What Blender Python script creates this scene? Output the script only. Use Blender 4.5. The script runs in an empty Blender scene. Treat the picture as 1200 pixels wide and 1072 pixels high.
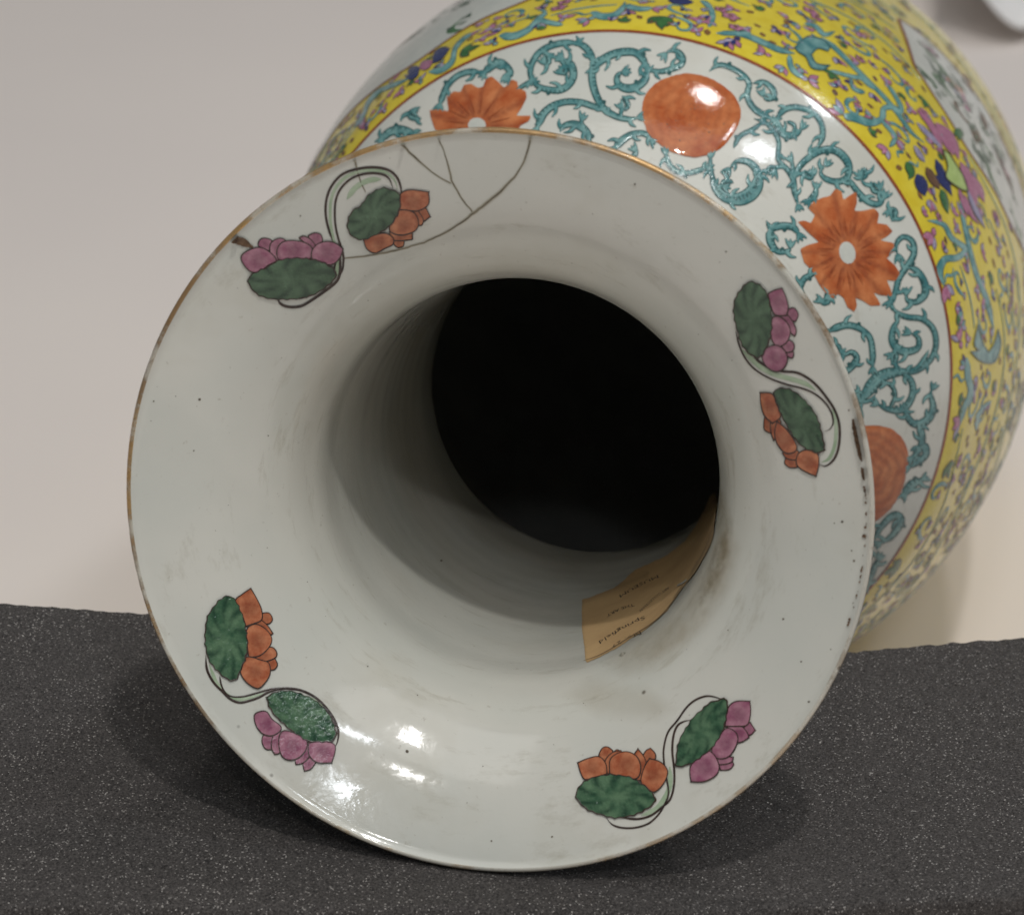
import bpy, bmesh, random
import numpy as np
from math import sin, cos, pi, radians, sqrt, atan2, hypot, tan, degrees, floor
from mathutils import Matrix, Vector, geometry

# ---------------------------------------------------------------- constants
# lengths below are in lip radii (the mouth of the vase is 20 cm across); S turns them into metres
S = 0.1
F = 3545.2                      # focal length in photograph pixels (1200 wide)
PITCH = radians(25)
CAMZ = 5.70
ax = np.array([.165, .183, -sqrt(1-.165**2-.183**2)])      # vase axis, mouth -> foot, seen from the camera
c0 = np.array([(578.04-600)*8/F, -(595.43-536)*8/F, -8.0])  # centre of the mouth
u = np.cross(ax, [0, 1, 0]); u /= np.linalg.norm(u); v = np.cross(u, ax)
H = 7.8
_B = np.array([[1, 0, 0], [0, sin(PITCH), cos(PITCH)], [0, -cos(PITCH), sin(PITCH)]])
def rot_world(a): return np.asarray(a) @ _B
def to_world(a): return (rot_world(a) + np.array([0, 0, CAMZ]))*S

sc = bpy.context.scene
col = sc.collection
# ---------------------------------------------------------------- camera
cd = bpy.data.cameras.new('camera'); cam = bpy.data.objects.new('camera', cd); col.objects.link(cam)
cam.location = (0, 0, CAMZ*S); cam.rotation_euler = (radians(90)-PITCH, 0, 0)
cd.sensor_width = 36; cd.lens = F*36/1200; cd.clip_start = .02; cd.clip_end = 60
cd.dof.use_dof = True; cd.dof.focus_distance = .86; cd.dof.aperture_fstop = 19
sc.camera = cam
# ---------------------------------------------------------------- world and lamps (indoors)
w = bpy.data.worlds.new('World'); sc.world = w; w.use_nodes = True
bg = w.node_tree.nodes['Background']; bg.inputs[0].default_value = (.86, .94, 1, 1); bg.inputs[1].default_value = .105
sc.view_settings.view_transform = 'Standard'; sc.view_settings.look = 'None'; sc.view_settings.exposure = 0; sc.view_settings.gamma = 1
sc.render.engine = 'CYCLES'

# ---------------------------------------------------------------- vase surface
def pch(xs, ys, x):
    xs = np.array(xs, float); ys = np.array(ys, float); h = np.diff(xs); d = np.diff(ys)/h
    m = np.r_[d[0], (d[1:]*h[:-1]+d[:-1]*h[1:])/(h[1:]+h[:-1]), d[-1]]
    i = np.clip(np.searchsorted(xs, x)-1, 0, len(h)-1); t = (x-xs[i])/h[i]
    return (2*t**3-3*t*t+1)*ys[i]+(t**3-2*t*t+t)*h[i]*m[i]+(-2*t**3+3*t*t)*ys[i+1]+(t**3-t*t)*h[i]*m[i+1]
INL = [0, .03, .075, .14, .23, .35, .55, .9, 1.4, 1.75, 1.96]
INR = [.985, .905, .80, .705, .625, .573, .55, .538, .535, .535, .545]
OUL = [1.78, 1.86, 1.95, 2.06, 2.18, 2.32, 2.65, 3.0, 3.5, 4.1, 4.8, 5.5, 6.4, 7.2, 7.8]
OUR = [.60, .70, .83, .95, 1.055, 1.148, 1.255, 1.342, 1.405, 1.435, 1.45, 1.40, 1.2, .95, .84]
rin = lambda L: pch(INL, INR, L)
rout = lambda L: pch(OUL, OUR, L)
def hit(px, surf):
    """where the line of sight through photograph points meets the vase: (L, theta)"""
    px = np.atleast_2d(np.array(px, float)); d = np.c_[(px[:, 0]-600)/F, -(px[:, 1]-536)/F, -np.ones(len(px))]
    inner = surf == 'in'; da = d@ax; du = d@u; dv = d@v; ca = c0@ax; cu = c0@u; cv = c0@v
    def f(t):
        L = t*da-ca; x = t*du-cu; y = t*dv-cv; rho = np.hypot(x, y)
        return (rho-rin(np.clip(L, 0, 1.96))) if inner else (rout(np.clip(L, 1.78, 7.8))-rho), L, np.arctan2(y, x)
    lo = (ca+(-.02 if inner else 1.78))/da; hi = np.full(len(px), 10.3 if inner else 14.0)
    a = lo.copy(); b = hi.copy(); found = np.zeros(len(px), bool); prev = lo
    for s in np.linspace(0, 1, 160)[1:]:
        t = lo+(hi-lo)*s; g = f(t)[0]; new = (g > 0) & ~found; b[new] = t[new]; a[new] = prev[new]; found |= new; prev = t
    for _ in range(22):
        m = (a+b)/2; g = f(m)[0]; a = np.where(g > 0, a, m); b = np.where(g > 0, m, b)
    g, L, th = f(b); return L, th
# ---------------------------------------------------------------- lamps: each stands where its reflection in the glaze says it does, but for the added overhead fill
def lamp(name, px, surf, dist, sx, sy, power, colr):
    L, th = hit([px], surf); Lv, tv = float(L[0]), float(th[0]); fn = rin if surf == 'in' else rout; e = 1e-3
    s = float(fn(Lv+e)-fn(Lv-e))/(2*e); rad = cos(tv)*u+sin(tv)*v; n = rad-s*ax; n /= np.linalg.norm(n)
    if surf == 'in': n = -n
    P = c0+ax*Lv+rad*float(fn(Lv)); d = P/np.linalg.norm(P); r = d-2*(d@n)*n
    p = Vector(to_world(P)); dv = Vector(rot_world(r)).normalized(); aim = Vector(to_world(c0+ax*1.0))
    l = bpy.data.lights.new(name, 'AREA'); l.shape = 'RECTANGLE'; l.size = sx; l.size_y = sy; l.energy = power; l.color = colr
    o = bpy.data.objects.new(name, l); col.objects.link(o); o.location = p+dv*dist
    o.rotation_euler = (o.location-aim).to_track_quat('Z', 'Y').to_euler(); return o
COOL = (.88, .94, 1); WARM = (1, .96, .93); NEUT = (1, .985, .96)
lamp('window_light', (882, 180), 'out', 4.0, .20, .42, 6.5, COOL)
lamp('window_light', (897, 174), 'out', 4.0, .20, .42, 6.5, COOL)
lamp('window_light', (960, 122), 'out', 4.0, .40, .30, 12, COOL)
lamp('window_light', (410, 858), 'in', 4.0, .10, .34, 6.5, COOL)
lamp('window_light', (427, 864), 'in', 4.0, .08, .34, 5.5, COOL)
lamp('window_light', (400, 926), 'in', 4.0, .14, .12, 3, COOL)
lamp('ceiling_light', (828, 112), 'out', 4.0, .26, .16, 17, WARM)
lamp('ceiling_light', (482, 865), 'in', 4.0, .15, .12, 38, NEUT)
sb = bpy.data.lights.new('ceiling_bounce_fill', 'AREA'); sb.shape = 'RECTANGLE'; sb.size = 3.0; sb.size_y = 2.4; sb.energy = 27; sb.color = (1, .985, .96)  # soft overhead lamp added for bounced light, to soften the foam's shadow
so = bpy.data.objects.new('ceiling_bounce_fill', sb); col.objects.link(so); so.location = (.25, -.15, 3.4)
lamp('ceiling_light', (478, 905), 'in', 4.0, .22, .07, 12, NEUT)
def place(L, th, off, surf):
    """vase-local position of the surface point (L, theta) raised by off"""
    L = np.asarray(L, float); th = np.asarray(th, float); fn = rin if surf == 'in' else rout
    lo, hi = (0, 1.96) if surf == 'in' else (1.78, 7.8)
    Lc = np.clip(L, lo, hi); r = fn(Lc); e = 1e-3
    s = (fn(np.clip(Lc+e, lo, hi))-fn(np.clip(Lc-e, lo, hi)))/(2*e); n = 1/np.sqrt(1+s*s); sg = -1 if surf == 'in' else 1
    rho = r+sg*off*n; LL = L-sg*off*s*n
    return np.c_[rho*np.cos(th), rho*np.sin(th), H-LL]*S
def on_surface(P, surf, off):
    P = np.asarray(P, float); off = np.asarray(off)*.3       # enamel stands only a fraction of a millimetre proud
    if surf == 'param': return place(P[:, 1], P[:, 0]/1.3, off, 'out')
    if surf == 'parin': return place(P[:, 1], P[:, 0]/1.0, off, 'in')
    L, th = hit(P, surf); return place(L, th, off, surf)

# ---------------------------------------------------------------- small helpers
def tag(o, label=None, cat=None, group=None, kind=None):
    if label: o['label'] = label
    if cat: o['category'] = cat
    if group: o['group'] = group
    if kind: o['kind'] = kind
    return o
def T(x0, y0, s, pts): return [(x0+a/s, y0+b/s) for a, b in pts]
def cat_rom(P, closed=False, n=5):
    P = np.asarray(P, float)
    if closed and 4 < len(P) < 40:      # keep pointed tips pointed
        a = np.roll(P, 1, 0)-P; b = np.roll(P, -1, 0)-P; c = (a*b).sum(1)/(np.hypot(*a.T)*np.hypot(*b.T)+1e-9)
        P = np.array([q for p, k in zip(P, c) for q in ([p, p] if k > -.30 else [p])])
    N = len(P); out = []
    rng_ = range(N if closed else N-1)
    for i in rng_:
        if closed: a, b, c, d = P[(i-1) % N], P[i], P[(i+1) % N], P[(i+2) % N]
        else: a, b, c, d = P[max(i-1, 0)], P[i], P[i+1], P[min(i+2, N-1)]
        for k in range(n):
            t = k/n
            out.append(.5*((2*b)+(c-a)*t+(2*a-5*b+4*c-d)*t*t+(3*b-a-3*c+d)*t**3))
    if not closed: out.append(P[-1])
    return np.array(out)
def resample(P, step, closed=False):
    P = np.asarray(P, float)
    Q = np.vstack([P, P[:1]]) if closed else P
    d = np.r_[0, np.cumsum(np.hypot(*np.diff(Q, axis=0).T))]
    n = max(4 if closed else 2, int(round(d[-1]/step))+(0 if closed else 1))
    s = np.linspace(0, d[-1], n+1)[:-1] if closed else np.linspace(0, d[-1], n)
    return np.c_[np.interp(s, d, Q[:, 0]), np.interp(s, d, Q[:, 1])]
def inside(P, Q):
    x, y = Q[:, 0], Q[:, 1]; r = np.zeros(len(Q), bool); n = len(P); j = n-1
    for i in range(n):
        xi, yi = P[i]; xj, yj = P[j]
        c = ((yi > y) != (yj > y)) & (x < (xj-xi)*(y-yi)/(yj-yi+1e-12)+xi); r ^= c; j = i
    return r
def edge_dist(P, Q):
    A = P; B = np.roll(P, -1, axis=0); best = np.full(len(Q), 1e9)
    for a, b in zip(A, B):
        ab = b-a; t = np.clip(((Q-a)@ab)/(ab@ab+1e-12), 0, 1); best = np.minimum(best, np.hypot(*(Q-(a+t[:, None]*ab)).T))
    return best
PX = {'in': 1, 'out': 1, 'param': .0033, 'parin': .0024}
class MB:
    """collects enamel shapes laid on the vase and links them as one mesh"""
    def __init__(s, surf): s.surf = surf; s.V = []; s.O = []; s.T = []; s.F = []; s.M = []; s.n = 0
    def add(s, V, off, tone, F_, m):
        V = np.asarray(V, float); s.V.append(V); s.O.append(np.broadcast_to(off, len(V)).astype(float)); s.T.append(np.broadcast_to(tone, len(V)).astype(float))
        s.F += [tuple(i+s.n for i in f) for f in F_]; s.M += [m]*len(F_); s.n += len(V)
    def fill(s, P, m=0, off=.004, dome=.004, grid=6, step=3, smooth=True, tone=None):
        k = PX[s.surf]; grid *= k; step *= k
        P = np.asarray(P, float)
        if smooth: P = cat_rom(P, True, 4)
        P = resample(P, step, True)
        lo = P.min(0); hi = P.max(0)
        gx, gy = np.meshgrid(np.arange(lo[0]+grid/2, hi[0], grid), np.arange(lo[1]+grid/2, hi[1], grid)); G = np.c_[gx.ravel(), gy.ravel()]
        if len(G):
            G[:, 0] += (np.floor((G[:, 1]-lo[1])/grid) % 2)*grid/2
            G = G[inside(P, G)]
        if len(G):
            G = G[edge_dist(P, G) > grid*.45]
        A = np.vstack([P, G]) if len(G) else P
        n = len(P); sc_ = 1/k
        r = geometry.delaunay_2d_cdt([Vector(((a[0]-lo[0])*sc_, (a[1]-lo[1])*sc_)) for a in A], [(i, (i+1) % n) for i in range(n)], [], 1, 1e-4)
        Q = np.array([[p.x/sc_+lo[0], p.y/sc_+lo[1]] for p in r[0]])
        d = edge_dist(P, Q)/k
        s.add(Q, off+dome*(1-np.exp(-d/2.5)), (tone(Q) if callable(tone) else (0 if tone is None else tone)), [tuple(f) for f in r[2]], m)
        return P
    def stroke(s, P, w, m=0, off=.004, dome=.003, step=3, closed=False, smooth=True, taper=(0, 0), tone=0):
        k = PX[s.surf]; P = np.asarray(P, float)
        if smooth and len(P) > 2: P = cat_rom(P, closed, 5)
        P = resample(P, step*k, closed); N = len(P)
        if N < 2: return P
        W = np.interp(np.linspace(0, 1, N), np.linspace(0, 1, len(w)), w)*k/2 if hasattr(w, '__len__') else np.full(N, w*k/2)
        tt = np.linspace(0, 1, N)
        if taper[0]: W = W*np.clip(tt/taper[0], .08, 1)**.7
        if taper[1]: W = W*np.clip((1-tt)/taper[1], .08, 1)**.7
        t = (np.roll(P, -1, 0)-np.roll(P, 1, 0)) if closed else np.gradient(P, axis=0)
        t /= np.hypot(*t.T)[:, None]+1e-12; nn = np.c_[-t[:, 1], t[:, 0]]
        L_, R_ = P+nn*W[:, None], P-nn*W[:, None]
        V = np.vstack([L_, P, R_]); O = np.r_[np.full(N, off), np.full(N, off+dome), np.full(N, off)]
        Fc = []
        for i in range(N if closed else N-1):
            j = (i+1) % N
            Fc += [(i, N+i, N+j, j), (N+i, 2*N+i, 2*N+j, N+j)]
        s.add(V, O, tone, Fc, m); return P
    def build(s, name, mats, parent, kind=None, label=None):
        V = np.vstack(s.V); X = on_surface(V, s.surf, np.concatenate(s.O))
        me = bpy.data.meshes.new(name); me.from_pydata([tuple(x) for x in X], [], s.F); me.validate(); 
        for m in mats: me.materials.append(m)
        if len(me.polygons) == len(s.M): me.polygons.foreach_set('material_index', s.M)
        me.polygons.foreach_set('use_smooth', [True]*len(me.polygons))
        at = me.attributes.new('tone', 'FLOAT', 'POINT'); at.data.foreach_set('value', np.concatenate(s.T).astype(np.float32))
        # faces turned outwards from the glaze
        me.update()
        o = bpy.data.objects.new(name, me); col.objects.link(o); o.parent = parent
        if kind: o['kind'] = kind
        if label: o['label'] = label
        return o

# ---------------------------------------------------------------- materials
def lin(c): return tuple((x/255/12.92 if x/255 <= .04045 else ((x/255+.055)/1.055)**2.4) for x in c)+(1,)
class NT:
    def __init__(s, name):
        s.m = bpy.data.materials.new(name); s.m.use_nodes = True; s.t = s.m.node_tree; s.t.nodes.clear()
        s.out = s.n('ShaderNodeOutputMaterial'); s.b = s.n('ShaderNodeBsdfPrincipled'); s.l(s.b.outputs[0], s.out.inputs[0])
        s.co = s.n('ShaderNodeTexCoord').outputs['Object']
    def n(s, ty, **k):
        x = s.t.nodes.new(ty)
        for a, b in k.items(): setattr(x, a, b)
        return x
    def l(s, a, b): s.t.links.new(a, b)
    def noise(s, scale, detail=3, rough=.5, co=None):
        x = s.n('ShaderNodeTexNoise'); x.inputs['Scale'].default_value = scale; x.inputs['Detail'].default_value = detail; x.inputs['Roughness'].default_value = rough
        s.l(co or s.co, x.inputs['Vector']); return x.outputs[0]
    def voro(s, scale, out='Distance', rand=1, co=None):
        x = s.n('ShaderNodeTexVoronoi'); x.inputs['Scale'].default_value = scale; x.inputs['Randomness'].default_value = rand; s.l(co or s.co, x.inputs['Vector']); return x.outputs[out]
    def mr(s, v_, a, b, c=0, d=1):
        x = s.n('ShaderNodeMapRange'); s.l(v_, x.inputs[0])
        for i, q in enumerate((a, b, c, d)): x.inputs[i+1].default_value = q
        return x.outputs[0]
    def math(s, op, a, b=None):
        x = s.n('ShaderNodeMath', operation=op)
        for i, q in enumerate((a, b)):
            if q is None: continue
            if hasattr(q, 'is_output') or hasattr(q, 'links'): s.l(q, x.inputs[i])
            else: x.inputs[i].default_value = q
        return x.outputs[0]
    def mix(s, f, a, b):
        x = s.n('ShaderNodeMix', data_type='RGBA')
        if hasattr(f, 'links'): s.l(f, x.inputs[0])
        else: x.inputs[0].default_value = f
        for i, q in ((6, a), (7, b)):
            if hasattr(q, 'links'): s.l(q, x.inputs[i])
            else: x.inputs[i].default_value = q
        return x.outputs[2]
    def bump(s, h, strength, dist):
        x = s.n('ShaderNodeBump'); x.inputs['Strength'].default_value = strength; x.inputs['Distance'].default_value = dist; s.l(h, x.inputs['Height']); s.l(x.outputs[0], s.b.inputs['Normal']); return x
    def set(s, base=None, rough=None, **k):
        for key, q in (('Base Color', base), ('Roughness', rough), *k.items()):
            if q is None: continue
            if hasattr(q, 'links'): s.l(q, s.b.inputs[key])
            else: s.b.inputs[key].default_value = q
        return s.m
    def attr(s, name='tone'):
        x = s.n('ShaderNodeAttribute'); x.attribute_name = name; return x.outputs['Fac']

def porcelain():
    m = NT('porcelain_glaze')
    c = m.mix(m.mr(m.noise(22, 4), .35, .7), lin((215, 213, 203)), lin((205, 206, 197)))
    c = m.mix(m.mr(m.noise(9, 5, .65), .52, .75), c, lin((197, 193, 178)))
    sp = m.voro(110); pick = m.n('ShaderNodeSeparateColor'); m.l(m.voro(110, 'Color'), pick.inputs[0])
    spk = m.math('MULTIPLY', m.mr(sp, .05, .10, 1, 0), m.math('GREATER_THAN', pick.outputs[0], .965))
    c = m.mix(m.math('MULTIPLY', spk, .8), c, lin((70, 60, 45)))
    st = m.n('ShaderNodeMapping'); st.inputs['Scale'].default_value = (1, 1, 6); m.l(m.co, st.inputs['Vector'])
    c = m.mix(m.mr(m.noise(38, 6, .75, st.outputs[0]), .56, .74, 0, .55), c, lin((170, 164, 146)))
    c = m.mix(m.mr(m.noise(420, 3, .7), .66, .74, 0, .35), c, lin((150, 140, 120)))
    m.set(c, m.mr(m.noise(60, 3), .3, .7, .07, .15), IOR=1.5)
    h = m.math('ADD', m.math('MULTIPLY', m.noise(420, 2), .35), m.noise(70, 3))
    m.bump(h, .36, .0003)
    m.b.inputs['Coat Weight'].default_value = .15; m.b.inputs['Coat Roughness'].default_value = .03
    return m.m
def enamel(name, c1, c2, dark=None, rough=.16, sc_=260, bump=.4):
    m = NT(name); a = m.attr()
    c = m.mix(m.mr(m.noise(sc_, 4, .6), .35, .65), lin(c1), lin(c2))
    c = m.mix(a, c, lin(dark or tuple(x*.5 for x in c1)))
    m.set(c, m.mr(m.noise(500, 2), .3, .7, rough*.7, rough*1.5), IOR=1.5)
    m.bump(m.noise(900, 3), bump, .0003); return m.m
MAT = {}
MAT['porcelain'] = porcelain()
MAT['line'] = enamel('black_outline', (52, 40, 36), (70, 54, 46), rough=.25)
MAT['line2'] = enamel('faint_outline', (105, 85, 70), (90, 70, 60), rough=.25)
MAT['budline'] = enamel('brown_bud_outline', (98, 66, 62), (120, 84, 70), rough=.25)
MAT['leafgreen'] = enamel('leaf_green_enamel', (58, 92, 68), (98, 128, 98), (30, 58, 44), .10, 240, .8)
MAT['leafdark'] = enamel('dark_leaf_enamel', (66, 90, 68), (92, 118, 92), (38, 58, 46), .2, 150)
MAT['palegreen'] = enamel('pale_green_wash', (178, 192, 166), (150, 172, 140), (92, 128, 88), .14, 200)
MAT['purple'] = enamel('purple_enamel', (188, 138, 152), (152, 90, 114), (104, 56, 76), .14, 300)
MAT['orange'] = enamel('orange_enamel', (206, 136, 98), (168, 90, 60), (118, 62, 44), .16, 300)
MAT['iron'] = enamel('iron_red', (210, 132, 84), (174, 84, 44), (132, 68, 48), .05, 110, .15)
MAT['teal'] = enamel('turquoise_enamel', (134, 176, 172), (72, 128, 130), (40, 80, 86), .14, 210)
MAT['tealdark'] = enamel('dark_turquoise_line', (48, 84, 84), (64, 104, 102), rough=.16)
MAT['yellow'] = enamel('yellow_ground', (226, 206, 66), (216, 192, 50), (150, 128, 40), .12, 120, .35)
MAT['pink'] = enamel('pink_enamel', (196, 136, 160), (172, 106, 136), (112, 54, 84), .15, 500)
MAT['lilac'] = enamel('lilac_enamel', (182, 174, 192), (150, 144, 174), (84, 70, 110), .15, 500)
MAT['blue'] = enamel('blue_enamel', (54, 64, 120), (40, 48, 98), (24, 26, 58), .12, 500)
MAT['ochre'] = enamel('ochre_enamel', (164, 122, 50), (138, 96, 40), (90, 60, 30), .2, 500)
MAT['green'] = enamel('green_enamel', (76, 128, 70), (54, 104, 58), (28, 60, 36), .14, 500)
MAT['lime'] = enamel('lime_enamel', (186, 206, 130), (168, 190, 112), (120, 140, 80), .14, 500)
MAT['white'] = enamel('white_enamel', (206, 206, 196), (196, 198, 190), (150, 150, 140), .12, 200)
MAT['rust'] = enamel('rust_line', (156, 82, 48), (132, 62, 36), rough=.2)
MAT['brown'] = enamel('brown_line', (120, 86, 54), (104, 72, 48), rough=.3)
MAT['crack'] = enamel('crack_line', (128, 118, 98), (74, 64, 52), rough=.6, sc_=180)
MAT['grime'] = enamel('crack_staining', (190, 186, 170), (174, 168, 148), rough=.2)
MAT['chip'] = enamel('chipped_edge', (132, 104, 78), (92, 70, 52), (66, 50, 38), .8, 900, 1)

# ================================================================ the setting
vase = bpy.data.objects.new('porcelain_vase', None); col.objects.link(vase)
X, Y, Z = rot_world(u), rot_world(v), -rot_world(ax)
M4 = Matrix.Identity(4)
for i, a in enumerate((X, Y, Z)):
    for j in range(3): M4[j][i] = a[j]
base = to_world(c0+ax*H)
for j in range(3): M4[j][3] = base[j]
vase.matrix_world = M4; vase.empty_display_size = .05
tag(vase, 'large painted porcelain vase lying on its side, white flared mouth facing forward', 'vase')
th_ = np.linspace(0, 2*pi, 241)
low = 1e9
for L in np.linspace(1.9, 7.8, 80):
    r = float(rout(L)); p = c0+ax*L+r*(np.cos(th_)[:, None]*u+np.sin(th_)[:, None]*v); low = min(low, to_world(p)[:, 2].min())
TZ = low+.0005
print('table z', TZ, 'mouth', to_world(c0))

def sheet(name, xs, ys, fz, mat, thick=0, parent=None):
    V = [(x, y, fz(x, y)) for y in ys for x in xs]; n = len(xs); m = len(ys)
    Fc = [(j*n+i, j*n+i+1, (j+1)*n+i+1, (j+1)*n+i) for j in range(m-1) for i in range(n-1)]
    me = bpy.data.meshes.new(name); me.from_pydata(V, [], Fc); me.materials.append(mat); me.polygons.foreach_set('use_smooth', [True]*len(Fc)); me.update()
    o = bpy.data.objects.new(name, me); col.objects.link(o); o.parent = parent
    if thick:
        md = o.modifiers.new('thickness', 'SOLIDIFY'); md.thickness = thick; md.offset = -1
    return o
# table covered with pale paper
m = NT('table_paper')
c = m.mix(m.mr(m.noise(3, 3), .3, .7), lin((233, 223, 215)), lin((228, 218, 211)))
m.set(c, .75); m.bump(m.noise(700, 4), .25, .0004)
o = sheet('table_surface', np.linspace(-4, 4, 9), np.linspace(-1.5, 7, 9), lambda x, y: TZ, m.m); tag(o, kind='structure')

# dark foam pad, cut as a block and sagging into a shallow valley
YF, YB = 6.77*S, 8.28*S
def row(x, y, pts):     # height of the foam where the photograph shows its edge in row v
    px = 600+F*x/(y*cos(PITCH)+4.4*S*sin(PITCH)); vv = np.interp(px, [p[0] for p in pts], [p[1] for p in pts])
    return CAMZ*S-y*tan(PITCH+np.arctan((vv-536)/F))
def ease(pts):
    q = cat_rom(np.array(pts, float), False, 8); return [tuple(a) for a in q]
FR = ease([(-500, 1056), (0, 1060), (400, 1065), (820, 1066), (1000, 1057), (1200, 1046), (1700, 1020)])
BK = ease([(-500, 668), (0, 705), (165, 717), (600, 750), (880, 768), (1000, 762), (1200, 745), (1700, 703)])
rnd = random.Random(4)
def foam_z(x, y):
    t = (y-YF)/(YB-YF); t = max(0, min(1, t)); z = row(x, YF, FR)*(1-t)+row(x, YB, BK)*t
    lip = np.array(to_world(c0)); dx = (x-lip[0]); 
    # pressed down under the rim of the mouth
    zl = lip[2]-sqrt(max(0, (1.003*S)**2-dx*dx))*.97 if abs(dx) < S else 9
    yl = lip[1]-.244*sqrt(max(0, S*S-dx*dx)) if abs(dx) < S else 9
    g = np.exp(-((y-yl)/.010)**2)
    return z-max(0, z-zl+.0004)*g
xs = np.linspace(-2.6*S, 2.6*S, 420); ys = np.linspace(YF, YB, 130)
top = np.array([[foam_z(x, y) for x in xs] for y in ys])
rn = np.random.RandomState(3)
def smooth_noise(shape, k):
    a = rn.randn(*shape)
    for ax_ in (0, 1):
        for _ in range(k): a = (np.roll(a, 1, ax_)+a*2+np.roll(a, -1, ax_))/4
    return a/a.std()
top += smooth_noise(top.shape, 1)*.00018+smooth_noise(top.shape, 14)*.00008
V = []; Fc = []
nx, ny = len(xs), len(ys)
jit = smooth_noise((ny, nx), 1)
yfj = smooth_noise((3, nx), 2)[0]*.0002; ybj = smooth_noise((3, nx), 1)[0]*.00012
for j, y in enumerate(ys):
    for i, x in enumerate(xs):
        yy = y+(yfj[i] if j == 0 else 0)+(ybj[i] if j == ny-1 else 0); V.append((x, yy, top[j, i]-(.0006 if j in (0, ny-1) else 0)))
for j in range(ny-1):
    for i in range(nx-1): a = j*nx+i; Fc.append((a, a+1, a+nx+1, a+nx))
rows_ = [0, .002, .008, .03, .08, 1]
def wall(idx, out):
    global V, Fc
    prev = idx
    for r_ in rows_[1:]:
        cur = []
        for a in idx:
            x, y, z = V[a]; d = z-TZ; zz = z-(r_ if r_ < 1 else d); jj = rn.randn()*.00015
            V.append((x+out[0]*(.0006+jj), y+out[1]*(.0006+jj), max(zz, TZ))); cur.append(len(V)-1)
        for k in range(len(idx)-1): Fc.append((prev[k], cur[k], cur[k+1], prev[k+1]))
        prev = cur
wall([i for i in range(nx)], (0, -1)); wall([(ny-1)*nx+i for i in range(nx)][::-1], (0, 1))
wall([j*nx for j in range(ny)][::-1], (-1, 0)); wall([j*nx+nx-1 for j in range(ny)], (1, 0))
m = NT('charcoal_foam')
cell = m.voro(2500, 'Color'); sep = m.n('ShaderNodeSeparateColor'); m.l(cell, sep.inputs[0])
fine = m.noise(1450, 4, .75)
c = m.mix(m.mr(fine, .35, .68), lin((36, 33, 32)), lin((98, 93, 90)))
painted_glint = m.math('GREATER_THAN', sep.outputs[0], .955)
big = m.mr(m.noise(38, 3), .35, .65, .35, 1)
c = m.mix(m.math('MULTIPLY', painted_glint, m.math('MULTIPLY', big, .75)), c, lin((190, 184, 178)))  # sparkle of lit pore walls painted into the base colour as pale flecks
m.set(c, m.mix(painted_glint, (.75, .75, .75, 1), (.3, .3, .3, 1)), IOR=1.45)
# tiny membranes that face every which way
geo_ = m.n('ShaderNodeNewGeometry'); sub = m.n('ShaderNodeVectorMath', operation='SUBTRACT'); m.l(cell, sub.inputs[0]); sub.inputs[1].default_value = (.5, .5, .5)
scl = m.n('ShaderNodeVectorMath', operation='SCALE'); m.l(sub.outputs[0], scl.inputs[0]); scl.inputs['Scale'].default_value = 1.1
bp = m.n('ShaderNodeBump'); bp.inputs['Strength'].default_value = .8; bp.inputs['Distance'].default_value = .0006; m.l(fine, bp.inputs['Height'])
add = m.n('ShaderNodeVectorMath', operation='ADD'); m.l(bp.outputs[0], add.inputs[0]); m.l(scl.outputs[0], add.inputs[1])
nrm = m.n('ShaderNodeVectorMath', operation='NORMALIZE'); m.l(add.outputs[0], nrm.inputs[0]); m.l(nrm.outputs[0], m.b.inputs['Normal'])
me = bpy.data.meshes.new('foam_pad'); me.from_pydata(V, [], Fc); me.materials.append(m.m); me.polygons.foreach_set('use_smooth', [True]*len(Fc)); me.update()
foam = bpy.data.objects.new('foam_pad', me); col.objects.link(foam)
tag(foam, 'thick charcoal grey foam pad with sparkling pores propping up the mouth of the vase', 'foam pad')

# crumpled white paper lying behind the vase, top right
nz = smooth_noise((60, 60), 5); nz2 = smooth_noise((60, 60), 16)
px_ = np.linspace(0, 1, 60)
def paper_z(i, j):
    a, b = px_[i], px_[j]
    return 0
Vp = []; Fp = []
Y0 = (CAMZ*S-TZ)/tan(PITCH-np.arctan(486/F)); X0 = (1108-600)/F*(Y0*cos(PITCH)+(CAMZ*S-TZ)*sin(PITCH))
for j in range(60):
    for i in range(60):
        a, b = i/59, j/59
        z = S*(.10+.38*max(0, 1-a/.20)**.8+.03*sin(a*31)+.55*b*(1-.4*b)+.06*nz2[j, i]*b+.02*nz[j, i])
        Vp.append((X0+a*2.6*S+S*.1*sin(b*9)*(1-a), Y0+b*5*S+S*(.12*sin(a*17+2.2)*(1-b)), TZ+.003+max(0, z)))
for j in range(59):
    for i in range(59): q = j*60+i; Fp.append((q, q+1, q+61, q+60))
m = NT('white_tissue'); m.set(lin((236, 233, 230)), .8); m.bump(m.noise(60, 4), .4, .004)
me = bpy.data.meshes.new('crumpled_paper'); me.from_pydata(Vp, [], Fp); me.materials.append(m.m); me.polygons.foreach_set('use_smooth', [True]*len(Fp)); me.update()
o = bpy.data.objects.new('crumpled_paper', me); col.objects.link(o); md = o.modifiers.new('thickness', 'SOLIDIFY'); md.thickness = .0012
tag(o, 'out of focus crumpled white paper lying on the table far behind the vase, top right', 'paper')

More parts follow.
